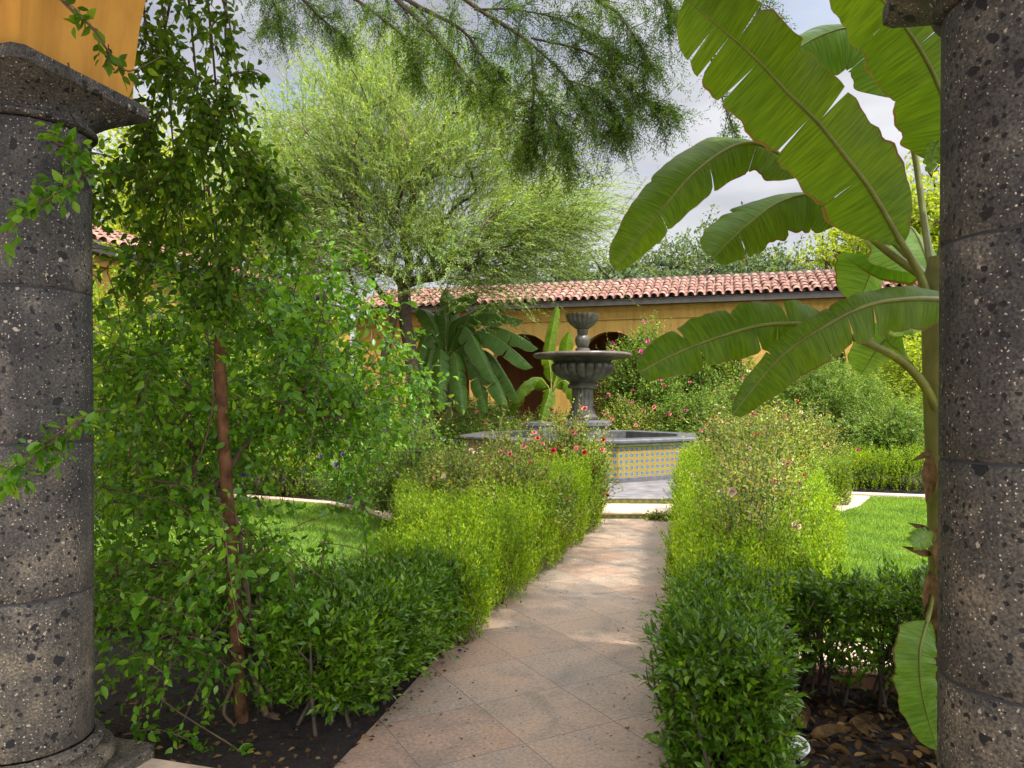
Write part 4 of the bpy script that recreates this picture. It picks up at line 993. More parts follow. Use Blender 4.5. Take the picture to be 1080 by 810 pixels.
def overhang():
    """near tree standing left of the arch, its boughs cross the top of the view"""
    b = Gd(35, 8.0)
    t = thing('mesquite_tree', 'dark feathery boughs of a nearby tree hanging across the top of the view', 'tree', b)
    D = 7.6
    boughs = [
        [(250, -120, 8), (430, -40, D), (505, 10, 7.4), (545, 35, 7.3), (570, 55, 7.2), (600, 85, 7.1), (618, 118, 7)],
        [(560, 50, 7.2), (564, 90, 7.2), (580, 115, 7.1), (592, 145, 7.0), (598, 175, 7)],
        [(564, 95, 7.2), (560, 125, 7.2), (558, 155, 7.2)],
        [(300, -90, 8), (400, -15, 7.8), (450, 30, 7.6), (475, 58, 7.5), (500, 88, 7.4), (520, 105, 7.3)],
        [(350, -60, 8), (430, 0, 7.7), (485, 30, 7.6), (512, 64, 7.5), (530, 82, 7.4)],
        [(430, -70, 7.5), (560, -30, 7.0), (640, 5, 6.9), (670, 40, 6.8), (685, 70, 6.8)],
        [(430, -70, 7.5), (600, -50, 7.0), (690, -10, 6.9), (715, 18, 6.8)],
        [(560, 40, 7.2), (620, 55, 7.1), (655, 80, 7.0), (680, 105, 7.0), (700, 112, 7.0)],
        [(250, -120, 8), (320, -40, 8), (390, 10, 7.9), (430, 45, 7.8), (440, 80, 7.8)],
        [(200, -120, 8), (300, -20, 8.2), (340, 20, 8.2), (365, 40, 8.2)],
        [(200, -120, 8), (260, -40, 8.2), (290, 5, 8.3), (300, 40, 8.3)],
        [(600, 85, 7.1), (625, 95, 7.0), (645, 118, 7.0), (652, 135, 7)],
        [(500, 10, 7.4), (540, 10, 7.3), (590, 20, 7.2), (630, 40, 7.1), (650, 62, 7.1)],
        [(560, -60, 6.6), (700, -60, 6.2), (745, 20, 6.2), (752, 75, 6.2), (768, 120, 6.2), (776, 140, 6.2)],
        [(700, -60, 6.2), (775, -20, 6.0), (800, 8, 6.0), (812, 22, 6.0)],
    ]
    tb = Tubes(); sets = []; sub = []
    tb.add(catmull([b, b + (.05, 0, 1.6), P(45, 120, 8), P(110, -60, 8), P(250, -120, 8)], 14), np.linspace(.2, .08, 14), 8)
    for i, bo in enumerate(boughs):
        pts = catmull([P(*q) for q in bo], 26)
        r0 = .032 if i in (0, 3, 4, 5, 6, 8, 9, 10) else .012
        tb.add(pts, np.linspace(r0, .0035, 26), 5)
        thin = i in (13, 14)
        m = 18 if thin else 56
        u = (np.linspace(.42 if thin else .12, 1, m) * 25).clip(0, 24.99); k = u.astype(int); f = (u - k)[:, None]
        base = pts[k] * (1 - f) + pts[k + 1] * f; tan = nrm(pts[k + 1] - pts[k])
        d = tan * .75 + rng.normal(size=(m, 3)) * .6
        d[:, 2] -= .12
        ln = np.linspace(.55, .25, m) * (.6 + .7 * rng.random(m)) * (.4 if thin else 1)
        _, lines = shoots(base, d, ln, 2, .01, .22, bend=.25)
        for q in lines: tb.add(q, [.0045, .004, .003, .0025, .0015], 3)
        # leaves: short pinnae off every twig
        rep = 6 if thin else 11
        tt = rng.random((m, rep)); idx = (tt * 3.999).astype(int)
        fr = (tt * 4 - idx)[..., None]; rows = np.arange(m)[:, None]
        pb = lines[rows, idx] * (1 - fr) + lines[rows, idx + 1] * fr
        pd = nrm(lines[rows, idx + 1] - lines[rows, idx]) * .7 + rng.normal(size=(m, rep, 3)) * .55; pd[..., 2] -= .3
        s, _ = shoots(pb.reshape(-1, 3), pd.reshape(-1, 3), .13 + .09 * rng.random(m * rep), 14, .042, .25, 1.0, .1, .1)
        sets.append(s)
    # unseen clumps added above the frame so their shade dapples the paving
    cl = ell_clumps((3.2, 4.3, 8.2), (3.2, 2.7, 1.0), 115, 81, -1, .1, .3)
    cl = np.vstack([cl, ell_clumps((3.4, 2.1, 7.8), (1.7, 1.2, .7), 60, 82, -1, .1, .3)])  # more unseen clumps, added to break up the shadow band on the path
    grow(t, [P(190, -40, 8), np.array([-2.2, 6.6, 7.6]), np.array([.2, 5.2, 8.2])], cl, .011, M['bark'], 'added_limb', .11)
    pb = np.repeat(cl, 22, 0) + rng.normal(size=(len(cl) * 22, 3)) * .3
    s, _ = shoots(pb, rand_dir(len(pb)), .5, 16, .075, .3, 1.0, .1, .1); sets.append(s)
    leaf_obj('crown', sets, M['over'], t, T_NEEDLE, 1.25)  # leaves of the boughs and of the added unseen clumps
    tb.obj('trunk', M['bark'], t)
overhang()

def far_tree(label, px, D, ytop, wpx, ybot, n, mat, seed, leaf=.22, per=10, name='broadleaf_tree', nl=9, sh=.9):
    b = Gd(px, D); S = D / FPX
    zt, zb = EYE - (ytop - HOR) * S, EYE - (ybot - HOR) * S
    t = thing(name, label, 'tree', b, 'trees rising behind the arcade')
    c = np.array([b[0], b[1], (zt + zb) / 2]); r = (wpx * S / 2, wpx * S / 2.4, (zt - zb) / 2)
    cl = ell_clumps(c, r, n, seed, -1, .3, .35)
    grow(t, [b, b + (0, 0, max(1, zb * .5)), np.array([b[0], b[1], max(zb, 1.5)])], cl, .03, M['bark'], rmax=.3, sides=6)
    crown(t, cl, .4, per, sh, nl, leaf, mat, T_DIA, .25, .2)
far_tree('grey green tree crown above the roof behind the stone bowl', 640, 34, 262, 150, 330, 60, M['fartree'], 71)
far_tree('broad dark green tree above the middle of the tiled roof', 735, 36, 244, 200, 330, 90, M['fartree'], 72)
far_tree('lighter tree crown above the roof near the hanging banana leaf', 815, 33, 262, 130, 330, 60, M['fartree'], 73)
far_tree('yellow green tree behind the banana crown above the roof', 915, 30, 228, 140, 330, 70, M['limetree'], 74)
far_tree('tall bright lime tree at the right behind the stone column', 985, 27, 160, 130, 330, 90, M['limetree'], 75)
far_tree('glowing yellow green tree behind the left column and shrub', 165, 19, 130, 200, 330, 90, M['limetree'], 76, .16, 12)
far_tree('light green tree between the climbing shrub and the mesquite', 290, 21, 90, 150, 330, 80, M['mesq'], 77, .16, 12)
far_tree('tree crown far behind the mesquite trunk', 545, 36, 270, 160, 340, 60, M['fartree'], 78)
far_tree('dark tree far behind the left garden wing', 60, 26, 120, 160, 330, 60, M['fartree'], 79)

# ------------------------------------------------------------------ left climbing shrub, stake and hanging vine
def stake():
    tb = Tubes(); pts = catmull([P(258, 805, 3.72), P(248, 640, 3.72), P(237, 480, 3.72), P(231, 355, 3.72)], 16)
    pts[0][2] = -.02
    v, f = tube_arrays(pts, np.linspace(.036, .027, 16) * (1 + .04 * rng.normal(size=16)), 10)
    f = [tuple(q) for q in f] + [tuple(range(15 * 10, 16 * 10))]
    o = mesh_obj('wooden_stake', v, f, M['stake'], None, False); autosmooth(o, 50)
    tag(o, 'reddish brown wooden stake standing in the shrub beside the stone column', 'stake')
stake()
def climber():
    b = P(285, 792, 3.85); b[2] = 0
    t = thing('climbing_shrub', 'tall leafy shrub with arching stems growing around the wooden stake', 'shrub', b)
    def cl(px, py, rx, ry, d, n, dd=.25):
        g = rng.normal(size=(n * 3, 2)); g = g[np.linalg.norm(g, axis=1) < 1.7][:n] / 1.7
        return np.array([P(px + a * rx, py + c * ry, d + rng.normal() * dd) for a, c in g])
    C_ = [cl(170, 340, 75, 100, 4.0, 16), cl(150, 430, 50, 80, 4.0, 14), cl(300, 340, 95, 70, 4.4, 30, .35), cl(365, 385, 75, 70, 4.9, 24, .35),
          cl(330, 440, 90, 45, 4.6, 20, .3), cl(170, 610, 75, 35, 3.75, 12, .15), cl(275, 590, 45, 35, 3.9, 5, .15), cl(175, 520, 75, 55, 4.1, 22, .3), cl(160, 610, 60, 45, 4.1, 8, .3), cl(200, 470, 80, 50, 4.5, 16, .3),
          cl(175, 680, 75, 30, 3.7, 8, .2), cl(310, 640, 50, 60, 3.9, 4, .2), cl(150, 730, 50, 35, 3.6, 4, .15), cl(415, 420, 40, 50, 5.2, 9, .25), cl(230, 420, 60, 60, 4.2, 8, .3)]
    cpts = np.vstack(C_); cpts = cpts[cpts[:, 2] > .35]
    grow(t, [b, P(282, 720, 3.85), P(262, 640, 3.84), P(252, 560, 3.86)], cpts, .0026, M['twig'], 'stem', .016, 5)
    n = len(cpts) * 10
    base = np.repeat(cpts, 10, 0) + rng.normal(size=(n, 3)) * .09
    d = rand_dir(n) * .9 + np.array([0, -.12, .05])
    sets, lines = shoots(base, d, .20 + .24 * rng.random(n), 10, .050, .35, 1.0, .4, .2, .5)
    S = [sets]
    # long sprigs reaching across the column and beyond
    sp = [[(150, 190, 3.5), (112, 182, 3.2), (85, 190, 2.8), (50, 210, 2.66), (22, 232, 2.58), (0, 258, 2.52)], [(55, 150, 2.72), (80, 158, 2.85), (115, 165, 3.2), (140, 180, 3.5)], [(85, 190, 2.8), (55, 200, 2.7), (30, 222, 2.62)], [(90, 188, 2.85), (75, 160, 2.75), (62, 145, 2.7)],
          [(150, 440, 3.6), (112, 432, 3.2), (85, 442, 2.8), (45, 468, 2.66), (5, 498, 2.55)], [(85, 442, 2.8), (72, 460, 2.75), (60, 480, 2.72)], [(60, 462, 2.7), (30, 486, 2.62), (12, 505, 2.58)], [(130, 700, 3.7), (180, 745, 3.5), (250, 790, 3.4), (262, 806, 3.4)],
          [(130, 775, 3.45), (170, 770, 3.45), (230, 795, 3.4)], [(330, 690, 3.9), (315, 630, 3.9), (300, 580, 3.9)], [(345, 560, 4.2), (338, 600, 4.2), (325, 680, 4.0)],
          [(160, 370, 3.7), (210, 420, 3.75), (235, 460, 3.8)], [(105, 515, 3.6), (180, 530, 3.7), (225, 565, 3.8)], [(380, 520, 4.4), (385, 560, 4.4), (388, 600, 4.4)]]
    tb = Tubes()
    for q in sp:
        pts = catmull([P(*a) for a in q], 14); ln = np.linalg.norm(np.diff(pts, axis=0), axis=1).sum()
        tb.add(pts, np.linspace(.0055, .002, 14), 5)
        k = rng.integers(0, 13, 30); bs = pts[k] + (pts[k + 1] - pts[k]) * rng.random((30, 1)); dr = nrm(pts[k + 1] - pts[k]) + rng.normal(size=(30, 3)) * .8
        s2, _ = shoots(bs, dr, .07, 2, .052, .1, .9, .3); S.append(s2)
    for k in rng.choice(len(lines), 900, replace=False): tb.add(lines[k], [.0032, .003, .0025, .002, .0012], 3)
    # bare lower stems
    for q in ([(262, 690, 3.8), (283, 760, 3.78), (296, 800, 3.75)], [(256, 610, 3.8), (270, 690, 3.9), (280, 795, 3.8)], [(246, 720, 3.7), (236, 750, 3.65), (247, 765, 3.66)], [(300, 770, 3.8), (330, 740, 4.0), (358, 715, 4.2)],
              [(275, 560, 3.9), (273, 680, 3.9), (272, 790, 3.8)]):
        pp = catmull([P(*a) for a in q], 12); pp[:, 2] = np.maximum(pp[:, 2], 0)
        tb.add(pp, np.linspace(.016, .024, 12) if q[0] == (262, 690, 3.8) else np.linspace(.012, .007, 12) if q[0][0] < 270 else np.linspace(.005, .004, 12), 6)
    tb.obj('sprig', M['twig'], t)
    leaf_obj('foliage', S, M['shrub'], t, T_BIG)
    for i in range(26):
        q = lines[rng.integers(0, len(lines))][-1]
        if q[1] > 4.0:
            v, f = bloom_arrays(q, .022, 9); mesh_obj('bloom', v, f, M['violet'], t)
climber()
def vine():
    b = A(COLS[0] + 1.0, AL + .45, 4.7)
    t = thing('hanging_vine', 'leafy vine trailing down beside the yellow arch springing and capital', 'vine', b)
    st = [[(165, -40, 3.6), (175, 40, 3.6), (180, 120, 3.6), (188, 210, 3.6), (200, 300, 3.65)], [(215, -40, 3.6), (225, 60, 3.55), (232, 150, 3.55), (240, 250, 3.6), (246, 330, 3.7)],
          [(240, -40, 3.6), (238, 40, 3.55), (245, 110, 3.55), (262, 160, 3.55), (285, 190, 3.5), (303, 225, 3.5)], [(195, -40, 3.7), (205, 60, 3.7), (212, 140, 3.7), (218, 240, 3.7), (228, 330, 3.8)],
          [(150, -10, 3.5), (160, 50, 3.45), (200, 85, 3.5), (225, 130, 3.5)], [(240, 80, 3.55), (262, 75, 3.5), (272, 78, 3.5)], [(180, 0, 3.7), (165, 80, 3.7), (158, 150, 3.7), (150, 260, 3.75)],
          [(230, 130, 3.5), (262, 180, 3.45), (250, 215, 3.45), (240, 262, 3.5)], [(235, 0, 3.5), (242, 25, 3.5), (248, 60, 3.5)], [(225, 120, 3.5), (205, 145, 3.4), (185, 175, 3.4), (150, 200, 3.4)],
          [(60, -5, 2.62), (80, 15, 2.64), (98, 30, 2.66), (115, 55, 2.7), (135, 75, 2.8), (170, 60, 3.2)], [(220, 200, 3.6), (230, 280, 3.6), (226, 340, 3.6)], [(262, 150, 3.5), (290, 205, 3.5), (296, 245, 3.5)],
          [(170, 120, 3.6), (140, 170, 3.6), (115, 200, 3.5), (70, 205, 3.2)], [(190, 180, 3.6), (170, 240, 3.6), (130, 300, 3.6)]]
    tb = Tubes(); S = []
    for i, q in enumerate(st):
        pts = catmull([P(*a) for a in q], 22); tb.add(pts, np.linspace(.007, .002, 22), 5)
        small = i in (10, 8, 5)
        m = 26 if small else 58
        k = rng.integers(0, 21, m); bs = pts[k] + (pts[k + 1] - pts[k]) * rng.random((m, 1)) + rng.normal(size=(m, 3)) * (.008 if small else .03)
        dr = nrm(pts[k + 1] - pts[k]) * .6 + rng.normal(size=(m, 3)) * .7; dr[:, 2] -= .3
        s, lines = shoots(bs, dr, .05 if small else .16, 2 if small else 7, .052, .3, 1.0, .5, .2); S.append(s)
        for ll in lines[::3]: tb.add(ll, [.0025, .0022, .002, .0016, .001], 3)
    tb.obj('stem', M['twig'], t); leaf_obj('foliage', S, M['vine'], t, T_BIG)
vine()

# ------------------------------------------------------------------ bananas
def banana_leaf(t, rib, hw, facing, mat, petiole=None, splits=((.2, .45, .62, .8), (.3, .5, .74)), fold=.18, droop=.10, gap=.012, asym=(1, 1), rr=.016, slant=.22, tipk=.42, n=72, m=7, wave=.012, base_w=.5):
    """rib: midrib points from base to tip; hw half width; facing: vector the face looks along"""
    rib = catmull(rib, n); Tn = nrm(np.gradient(rib, axis=0)); Fv = np.asarray(facing, float)
    F = np.broadcast_to(Fv, Tn.shape) if Fv.ndim == 1 else np.stack([np.interp(np.linspace(0, 1, n), np.linspace(0, 1, len(Fv)), Fv[:, i]) for i in range(3)], -1)
    Nn = nrm(F - (F * Tn).sum(-1, keepdims=True) * Tn); Sd = np.cross(Tn, Nn)
    tt = np.linspace(0, 1, n)
    def width(u):
        a = np.clip(u / .14, 0, 1); base_ = base_w * a ** .5 + (1 - base_w) * np.sin(a * math.pi / 2)
        base_ = np.where(a < 1, base_, 1); v = np.clip((u - (1 - tipk)) / tipk, 0, 1)
        return hw * base_ * np.sqrt(np.clip(1 - v ** 2.3, 0, 1)) * (1 - .08 * np.abs(u - .45))
    V, Fc, UV, off = [], [], [], 0
    rag_ = (1, 1); ragn = [np.convolve(rng.normal(size=n), [.25, .5, .25], 'same') for _ in (0, 1)]
    Lr = np.linalg.norm(np.diff(rib, axis=0), axis=1).sum()
    ev = lambda u, arr: np.stack([np.interp(u, tt, arr[:, i]) for i in range(3)], -1)
    for si, sg in enumerate((1, -1)):
        cuts = [0.0] + sorted(splits[si]) + [1.0]
        for c0, c1 in zip(cuts[:-1], cuts[1:]):
            k = max(4, int((c1 - c0) * n)); depth0 = .15 + .5 * rng.random() if c0 > 0 else 1; depth1 = .15 + .5 * rng.random() if c1 < 1 else 1
            twist = rng.normal() * .06; g0, g1 = .03 + 1.1 * rng.random(2) ** 2.5; r0, r1 = .015 + .075 * rng.random(2) ** 2; a0, a1 = .03 + .20 * rng.random(2) ** 1.6
            u0 = np.linspace(c0, c1, k)
            for j in range(m + 1):
                v = j / m
                ga = gap * g0 * (max(0, v - .1) ** 1.3) * (1 if c0 > 0 else 0); gb = gap * g1 * (max(0, v - .1) ** 1.3) * (1 if c1 < 1 else 0)
                u = np.linspace(c0 + ga, c1 - gb, k)
                wd = width(u) * asym[si] * (1 - .05 * rag_[si] * np.interp(u, tt, ragn[si]))
                # rounded outer corners of each torn segment
                cor = np.ones(k)
                if c0 > 0: cor = cor - a0 * np.clip(1 - (u0 - c0) / r0, 0, 1) ** 2
                if c1 < 1: cor = cor - a1 * np.clip(1 - (c1 - u0) / r1, 0, 1) ** 2
                wd = wd * (cor if v > .5 else 1 - (1 - cor) * v * 2)
                p = ev(u, rib); T_, S_, N_ = ev(u, Tn), ev(u, Sd), ev(u, Nn)
                lat = wd * v
                nrmoff = -fold * lat - (droop * v ** 2) * wd * 1.4 + wave * np.sin(u * 31 + si * 2 + sg) * v ** 2 + twist * lat * np.linspace(-1, 1, k)
                q = p + S_ * (sg * lat * (1 - .25 * droop * v))[:, None] + N_ * nrmoff[:, None] + T_ * (slant * lat * (1 - .6 * u))[:, None]
                q[:, 2] -= droop * .5 * wd * v ** 2
                V.append(q); UV.append(np.stack([u * Lr, np.full(k, sg * v)], -1))
            for j in range(m):
                a = off + j * k + np.arange(k - 1); bq = a + k
                Fc.append(np.stack([a, a + 1, bq + 1, bq], -1) if sg > 0 else np.stack([a, bq, bq + 1, a + 1], -1))
            off += k * (m + 1)
    o = mesh_obj('leaf', np.vstack(V), np.vstack(Fc), mat, t, True, np.vstack(UV))
    tb = Tubes(); tb.add(rib, np.linspace(rr * .9, rr * .15, n), 8); 
    if petiole is not None:
        pp = catmull(list(petiole) + [rib[0], rib[2]], 18); tb.add(pp, np.linspace(rr * 1.7, rr * 1.0, 18), 8)
    mo = mesh_obj('midrib', np.vstack(tb.v), np.vstack(tb.f), M['midrib'], o, True)
    return o
def front_banana():
    D = 3.35; b = Gd(1003, D)
    t = thing('banana_plant', 'large banana plant with broad paddle leaves close to the right column', 'banana plant', b)
    pts = catmull([Gd(1003, D), P(1003, 700, D), P(1001, 560, D), P(998, 430, D), P(997, 330, D), P(993, 270, D)], 30)
    rad = np.interp(np.linspace(0, 1, 30), [0, .3, .55, .75, .9, 1], [.085, .085, .09, .098, .085, .055])
    v, f = tube_arrays(pts, rad, 20); mesh_obj('pseudostem', v, f, M['bstem'], t, True)
    # dry sheath flaps hanging off the stem
    pp = []; dd = []; uu = []; zz = []
    for px_, py_, l, dx, dz in ((983, 476, .10, -.5, -.2), (979, 478, .22, -.05, -1), (981, 560, .10, -.8, .3), (983, 585, .13, -.9, .25), (981, 600, .26, -.08, -1), (985, 690, .3, -.04, -1), (984, 640, .2, -.12, -1), (988, 745, .26, .02, -1), (990, 550, .3, .03, -1)):
        pp.append(P(px_, py_, D - .088)); dd.append((dx, -.12, dz)); uu.append((-.3, -1, .1)); zz.append(l)
    v, f = leaf_arrays(np.array(pp), np.array(dd), np.array(uu), np.array(zz), (T_BIG[0] * np.array([1, .55, 2.0]), T_BIG[1]))
    mesh_obj('dry_sheath', v, f, M['dry'], t, False)
    face = np.array([-.1, -1, -.1]); crown_ = P(985, 300, D)
    # A: the big leaf rising to the upper left, underside towards us
    banana_leaf(t, [P(952, 258, 3.25), P(920, 203, 3.2), P(893, 167, 3.15), P(863, 130, 3.1), P(830, 97, 3.05), P(797, 62, 3.0), P(763, 32, 2.95), P(722, -2, 2.92)],
                .188, np.array([[-.1, -1, -.25], [.0, -1, -.35]]), M['banana'], [P(984, 330, D - .03), P(970, 290, D - .05)], ((.43, .62, .80), (.20, .46, .70, .83, .885)), .10, .06, .016, (1.0, 1.1), .0125, .05, .28)
    # B: hanging leaf on the left behind A
    banana_leaf(t, [P(850, 185, 3.7), P(815, 158, 3.7), P(780, 152, 3.7), P(735, 180, 3.65), P(695, 225, 3.6), P(648, 285, 3.6)], .155,
                np.array([[.35, -.8, .5], [.55, -.9, .35]]), M['banana'], [P(985, 300, D + .05), P(930, 260, 3.5), P(890, 222, 3.6)], ((.35, .7), (.3, .55, .8)), .30, .22, .006, (1.05, .8), .013, .12)
    # C: lower hanging leaf behind A
    banana_leaf(t, [P(905, 225, 3.9), P(865, 205, 3.95), P(825, 212, 3.95), P(785, 240, 3.95), P(752, 272, 3.95)], .20,
                np.array([[.2, -.85, .6], [.5, -.8, .5]]), M['banana'], [P(985, 305, D + .1), P(950, 262, 3.7)], ((.4, .52, .66), (.5, .8)), .45, .3, .012, (1.1, .7), .012, .1)
    # D: arching leaf at the top
    banana_leaf(t, [P(951, 105, 3.75), P(935, 55, 3.8), P(905, 30, 3.8), P(865, 38, 3.8), P(815, 68, 3.8)], .22,
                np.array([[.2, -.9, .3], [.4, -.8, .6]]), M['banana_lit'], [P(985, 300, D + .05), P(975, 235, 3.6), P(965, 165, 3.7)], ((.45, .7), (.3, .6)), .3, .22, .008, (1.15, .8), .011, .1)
    # E: leaf partly behind the right capital
    banana_leaf(t, [P(1002, 175, 3.4), P(1000, 120, 3.35), P(975, 60, 3.3), P(935, 5, 3.25), P(880, -45, 3.2)], .20,
                np.array([[-.2, -1, -.1], [-.1, -1, -.3]]), M['banana'], [P(990, 300, D), P(998, 235, 3.4)], ((.3, .55), (.4, .7)), .12, .08, .005, (1, 1), .015, .05)
    # F: horizontal leaf bending down to the left
    banana_leaf(t, [P(1012, 317, 3.15), P(965, 315, 3.05), P(915, 322, 2.98), P(865, 347, 2.92), P(820, 380, 2.9), P(772, 438, 2.9)], .128,
                np.array([[-.05, -1, .12], [.15, -1, .2], [.2, -1, .1]]), M['banana'], [P(1000, 372, D), P(1012, 345, 3.28)], ((.24, .45, .52, .8), (.22, .30, .38, .49, .60, .76)), .10, .12, .006, (.52, 1.0), .014, .05, .4)
    # G: horizontal leaf further left with its curved stalk
    banana_leaf(t, [P(880, 349, 3.1), P(845, 342, 3.08), P(805, 343, 3.06), P(760, 355, 3.04), P(715, 372, 3.02), P(673, 393, 3.0)], .130,
                np.array([[0, -1, .25], [.1, -1, .25]]), M['banana'], [P(992, 440, D - .03), P(972, 402, D - .06), P(945, 377, 3.25), P(910, 360, 3.15)], ((.27, .50, .74), (.22, .33, .44, .58, .7)), .10, .12, .03, (1.0, .8), .013, .05)
    # leaves behind the stem, sunlight put into their lighter colour
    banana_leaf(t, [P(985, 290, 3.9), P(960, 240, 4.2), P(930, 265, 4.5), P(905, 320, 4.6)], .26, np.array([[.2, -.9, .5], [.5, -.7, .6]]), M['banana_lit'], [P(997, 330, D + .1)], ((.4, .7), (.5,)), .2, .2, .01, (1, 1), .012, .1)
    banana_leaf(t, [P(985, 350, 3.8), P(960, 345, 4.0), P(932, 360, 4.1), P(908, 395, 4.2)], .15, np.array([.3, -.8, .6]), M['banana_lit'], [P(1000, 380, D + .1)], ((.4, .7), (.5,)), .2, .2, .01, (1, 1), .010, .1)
    # young leaf and drooping shoot low on the stem
    banana_leaf(t, [P(978, 655, D - .14), P(970, 690, D - .2), P(973, 735, D - .2), P(988, 790, D - .16)], .10, np.array([-.1, -1, .1]), M['banana_lit'], [P(990, 600, D - .08), P(984, 630, D - .1)], ((.5,), (.4, .7)), .15, .05, .006, (1, .8), .008, .1)
    banana_leaf(t, [P(985, 565, D - .1), P(975, 568, D - .15), P(962, 575, D - .2)], .05, np.array([-.1, -1, .3]), M['banana_lit'], None, ((), ()), .15, .05, .006, (1, .8), .005, .1)
    banana_leaf(t, [P(990, 148, 3.3), P(984, 160, 3.3), P(982, 182, 3.3)], .035, np.array([-.1, -1, .1]), M['banana_lit'], None, ((.3, .6), (.5,)), .15, .05, .03, (1, .8), .004, .1)
front_banana()
def far_banana(label, px, D, ybase, leaves_, mat, trunk_r=.16):
    b = Gd(px, D); t = thing('banana_plant', label, 'banana plant', b, 'banana plants by the far arcade')
    top = P(px, ybase, D)
    v, f = tube_arrays(catmull([b, (b + top) / 2 + (.03, 0, 0), top], 12), np.linspace(trunk_r, trunk_r * .55, 12), 12); mesh_obj('pseudostem', v, f, M['bstem'], t, True)
    for (mx_, my_, ex, ey, dd, hw) in leaves_:
        e = P(ex, ey, D + dd); m_ = P(mx_, my_, D + dd * .5); st = top + (m_ - top) * .18 + np.array([0, 0, .1])
        dirv = e - top; sidev = np.array([dirv[0], dirv[1], 0]); 
        fc = np.array([-.25 * np.sign(dirv[0]) * .0 + dirv[0] * .15, -.75, .75])
        k = 4 + int(rng.integers(0, 5))
        banana_leaf(t, [st, (st + m_) / 2 + (0, 0, .12), m_, (m_ + e) / 2 + (0, 0, .08), e], hw, fc, mat, [top + (0, 0, -.15)],
                    (tuple(np.sort(.15 + .75 * rng.random(k))), tuple(np.sort(.15 + .75 * rng.random(k)))), .35, .25, .012, (1, 1), .016, .1, .4, n=40, m=4)
far_banana('dark banana clump with drooping leaves left of the fountain', 470, 17.6, 385,
           [(452, 350, 432, 402, -.3, .24), (500, 332, 552, 338, -.2, .26), (510, 350, 562, 388, -.4, .27), (500, 365, 535, 428, -.6, .27), (455, 370, 445, 430, -.6, .24),
            (480, 375, 488, 438, -.8, .23), (448, 365, 434, 425, -.4, .22), (470, 325, 505, 308, .3, .25), (450, 330, 436, 330, .3, .24), (515, 372, 548, 424, .2, .25), (490, 345, 522, 404, -.7, .26),
            (446, 374, 436, 444, -.2, .22), (485, 338, 530, 318, .1, .26), (520, 345, 568, 368, -.1, .25), (465, 372, 462, 436, -.9, .24), (452, 345, 430, 358, .1, .24), (500, 372, 512, 436, -.5, .24), (475, 335, 470, 305, .4, .24)], M['banana_far'])
far_banana('lighter banana plant with one upright leaf beside the lower bowl', 582, 18.6, 415,
           [(578, 375, 588, 322, .3, .17), (605, 375, 632, 385, .3, .2), (595, 385, 600, 350, .1, .2), (560, 400, 540, 425, -.3, .2), (600, 405, 618, 440, -.3, .2), (578, 420, 570, 450, -.5, .17), (556, 405, 530, 445, .2, .18)], M['banana'], .13)

# ------------------------------------------------------------------ litter, small lamp, fallen leaves
def litter():
    n = 2600; pos = np.column_stack([rng.uniform(.72, 3.4, n), rng.uniform(2.7, 4.3, n), np.full(n, .02)])
    keep = (pos[:, 0] > xr(pos[:, 1]) + .02) & (pos[:, 1] < 4.55 - pos[:, 0] * .26); pos = pos[keep]; n = len(pos); pos[:, 2] = .012 + .02 * rng.random(n)
    d = rng.normal(size=(n, 3)); d[:, 2] *= .25; up = rng.normal(size=(n, 3)) * .5 + (0, 0, 1)
    o = leaf_obj('leaf_litter', [(pos, d, up, .03 + .05 * rng.random(n))], M['litter'], None, T_BIG); tag(o, 'brown dry leaf litter under the right hedge and banana', 'leaf litter', kind='stuff')
    n = 1500; pos = np.column_stack([rng.uniform(-2.3, -.3, n), rng.uniform(3.1, 5.0, n), .012 + .01 * rng.random(n)]); pos = pos[pos[:, 0] < xl(pos[:, 1]) - .03]; n = len(pos)
    d = rng.normal(size=(n, 3)); d[:, 2] *= .2; up = rng.normal(size=(n, 3)) * .4 + (0, 0, 1)
    o = leaf_obj('leaf_litter', [(pos, d, up, .015 + .03 * rng.random(n))], M['litter'], None, T_DIA); tag(o, 'dark leaf litter on the shaded soil below the climbing shrub', 'leaf litter', kind='stuff')
    n = 520; yy = 3.2 + 6.8 * rng.random(n); xx = xl(yy) + (xr(yy) - xl(yy)) * (.5 + .48 * np.sign(rng.normal(size=n)) * rng.random(n) ** .5)
    pos = np.column_stack([xx, yy, np.full(n, .017)]); d = rng.normal(size=(n, 3)); d[:, 2] *= .1; up = rng.normal(size=(n, 3)) * .15 + (0, 0, 1)
    o = leaf_obj('leaf_litter', [(pos, d, up, .008 + .022 * rng.random(n) ** 2)], M['litter'], None, T_SLIM); tag(o, 'tiny dry leaf bits scattered over the path slabs', 'leaf litter', kind='stuff')
litter()
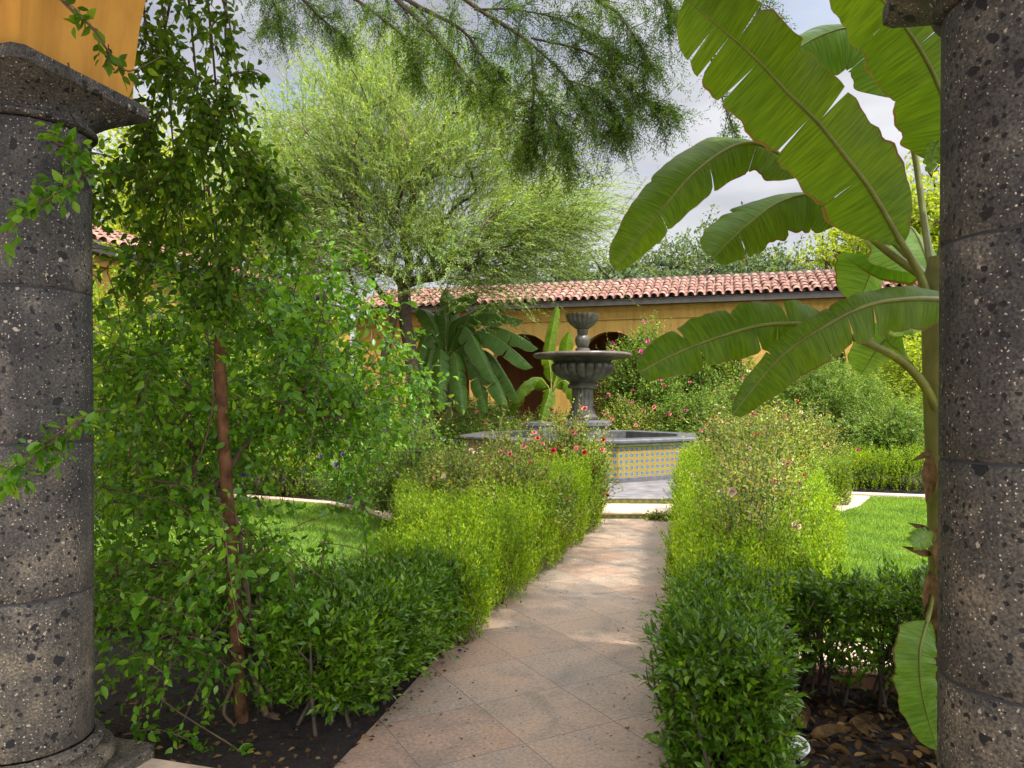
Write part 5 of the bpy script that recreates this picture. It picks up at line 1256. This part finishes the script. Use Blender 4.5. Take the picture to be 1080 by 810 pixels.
def big_dry(px, py, s, rot, label, lean=.25):
    c = GP(px, py, .02); a = rot; nu, nv = 12, 7; V = []
    X = nrm(np.array([math.cos(a), math.sin(a), lean])); Y = nrm(np.cross([-.2, -.4, .9], X)); Zv = np.cross(X, Y)
    for i in range(nu):
        u = i / (nu - 1); wd = .20 * math.sin(math.pi * u ** .8) ** 1.25 + .004
        for k in range(nv):
            v = k / (nv - 1) * 2 - 1
            V.append(c + s * (X * (u - .15 * u * u * lean) + Y * v * wd * (1 + .1 * math.sin(9 * u + v)) + Zv * (3.2 * (v * wd) ** 2 + .06 * math.sin(7 * u + 2 * v) + .10 * u * u)))
    f = [(i * nv + k, i * nv + k + 1, (i + 1) * nv + k + 1, (i + 1) * nv + k) for i in range(nu - 1) for k in range(nv - 1)]
    o = mesh_obj('fallen_leaf', V, f, M['dry'], None, True); tag(o, label, 'fallen leaf', 'large fallen leaves under the right hedge')
big_dry(855, 775, .20, .1, 'broad tan fallen leaf lying flat beneath the leggy hedge', .03)
big_dry(850, 770, .22, 1.9, 'upright curled brown leaf leaning against the hedge stems', 1.3)
big_dry(895, 765, .15, .3, 'small tan fallen leaf near the banana stem', .1)
big_dry(925, 778, .13, 2.5, 'curled brown leaf lying closest to the stone column', .3)
def lamp():
    c = GP(842, 806, .0); t = thing('garden_light', 'small white ground spotlight in the leaf litter by the hedge end', 'garden light', (c[0], c[1], 0))
    b = MB(); ax = nrm(np.array([.15, -.55, .8])); u = nrm(np.cross(ax, [0, 0, 1.0])); v = np.cross(ax, u); o0 = c + np.array([0, 0, .075])
    ring = lambda r, h: [o0 + ax * h + u * r * math.cos(a) + v * r * math.sin(a) for a in np.linspace(0, 2 * math.pi, 25)[:-1]]
    b.loft([ring(.024, -.07), ring(.038, -.04), ring(.044, 0), ring(.046, .018), ring(.044, .022), ring(.037, .022), ring(.035, .012)], True, True); autosmooth(b.obj('housing', M['white'], t), 40)
    b = MB(); b.loft([ring(.0355, .010), ring(.001, .013)], True); b.obj('lens', M['glass'], t)
    tb = Tubes(); tb.add([c + (0, .03, -.02), c + (0, .03, .05)], .008, 8); tb.obj('spike', M['metal'], t)
lamp()
for o in bpy.data.objects:
    if o.type == 'MESH' and o.parent is None and 'kind' not in o.keys() and 'category' not in o.keys(): print('untagged', o.name)
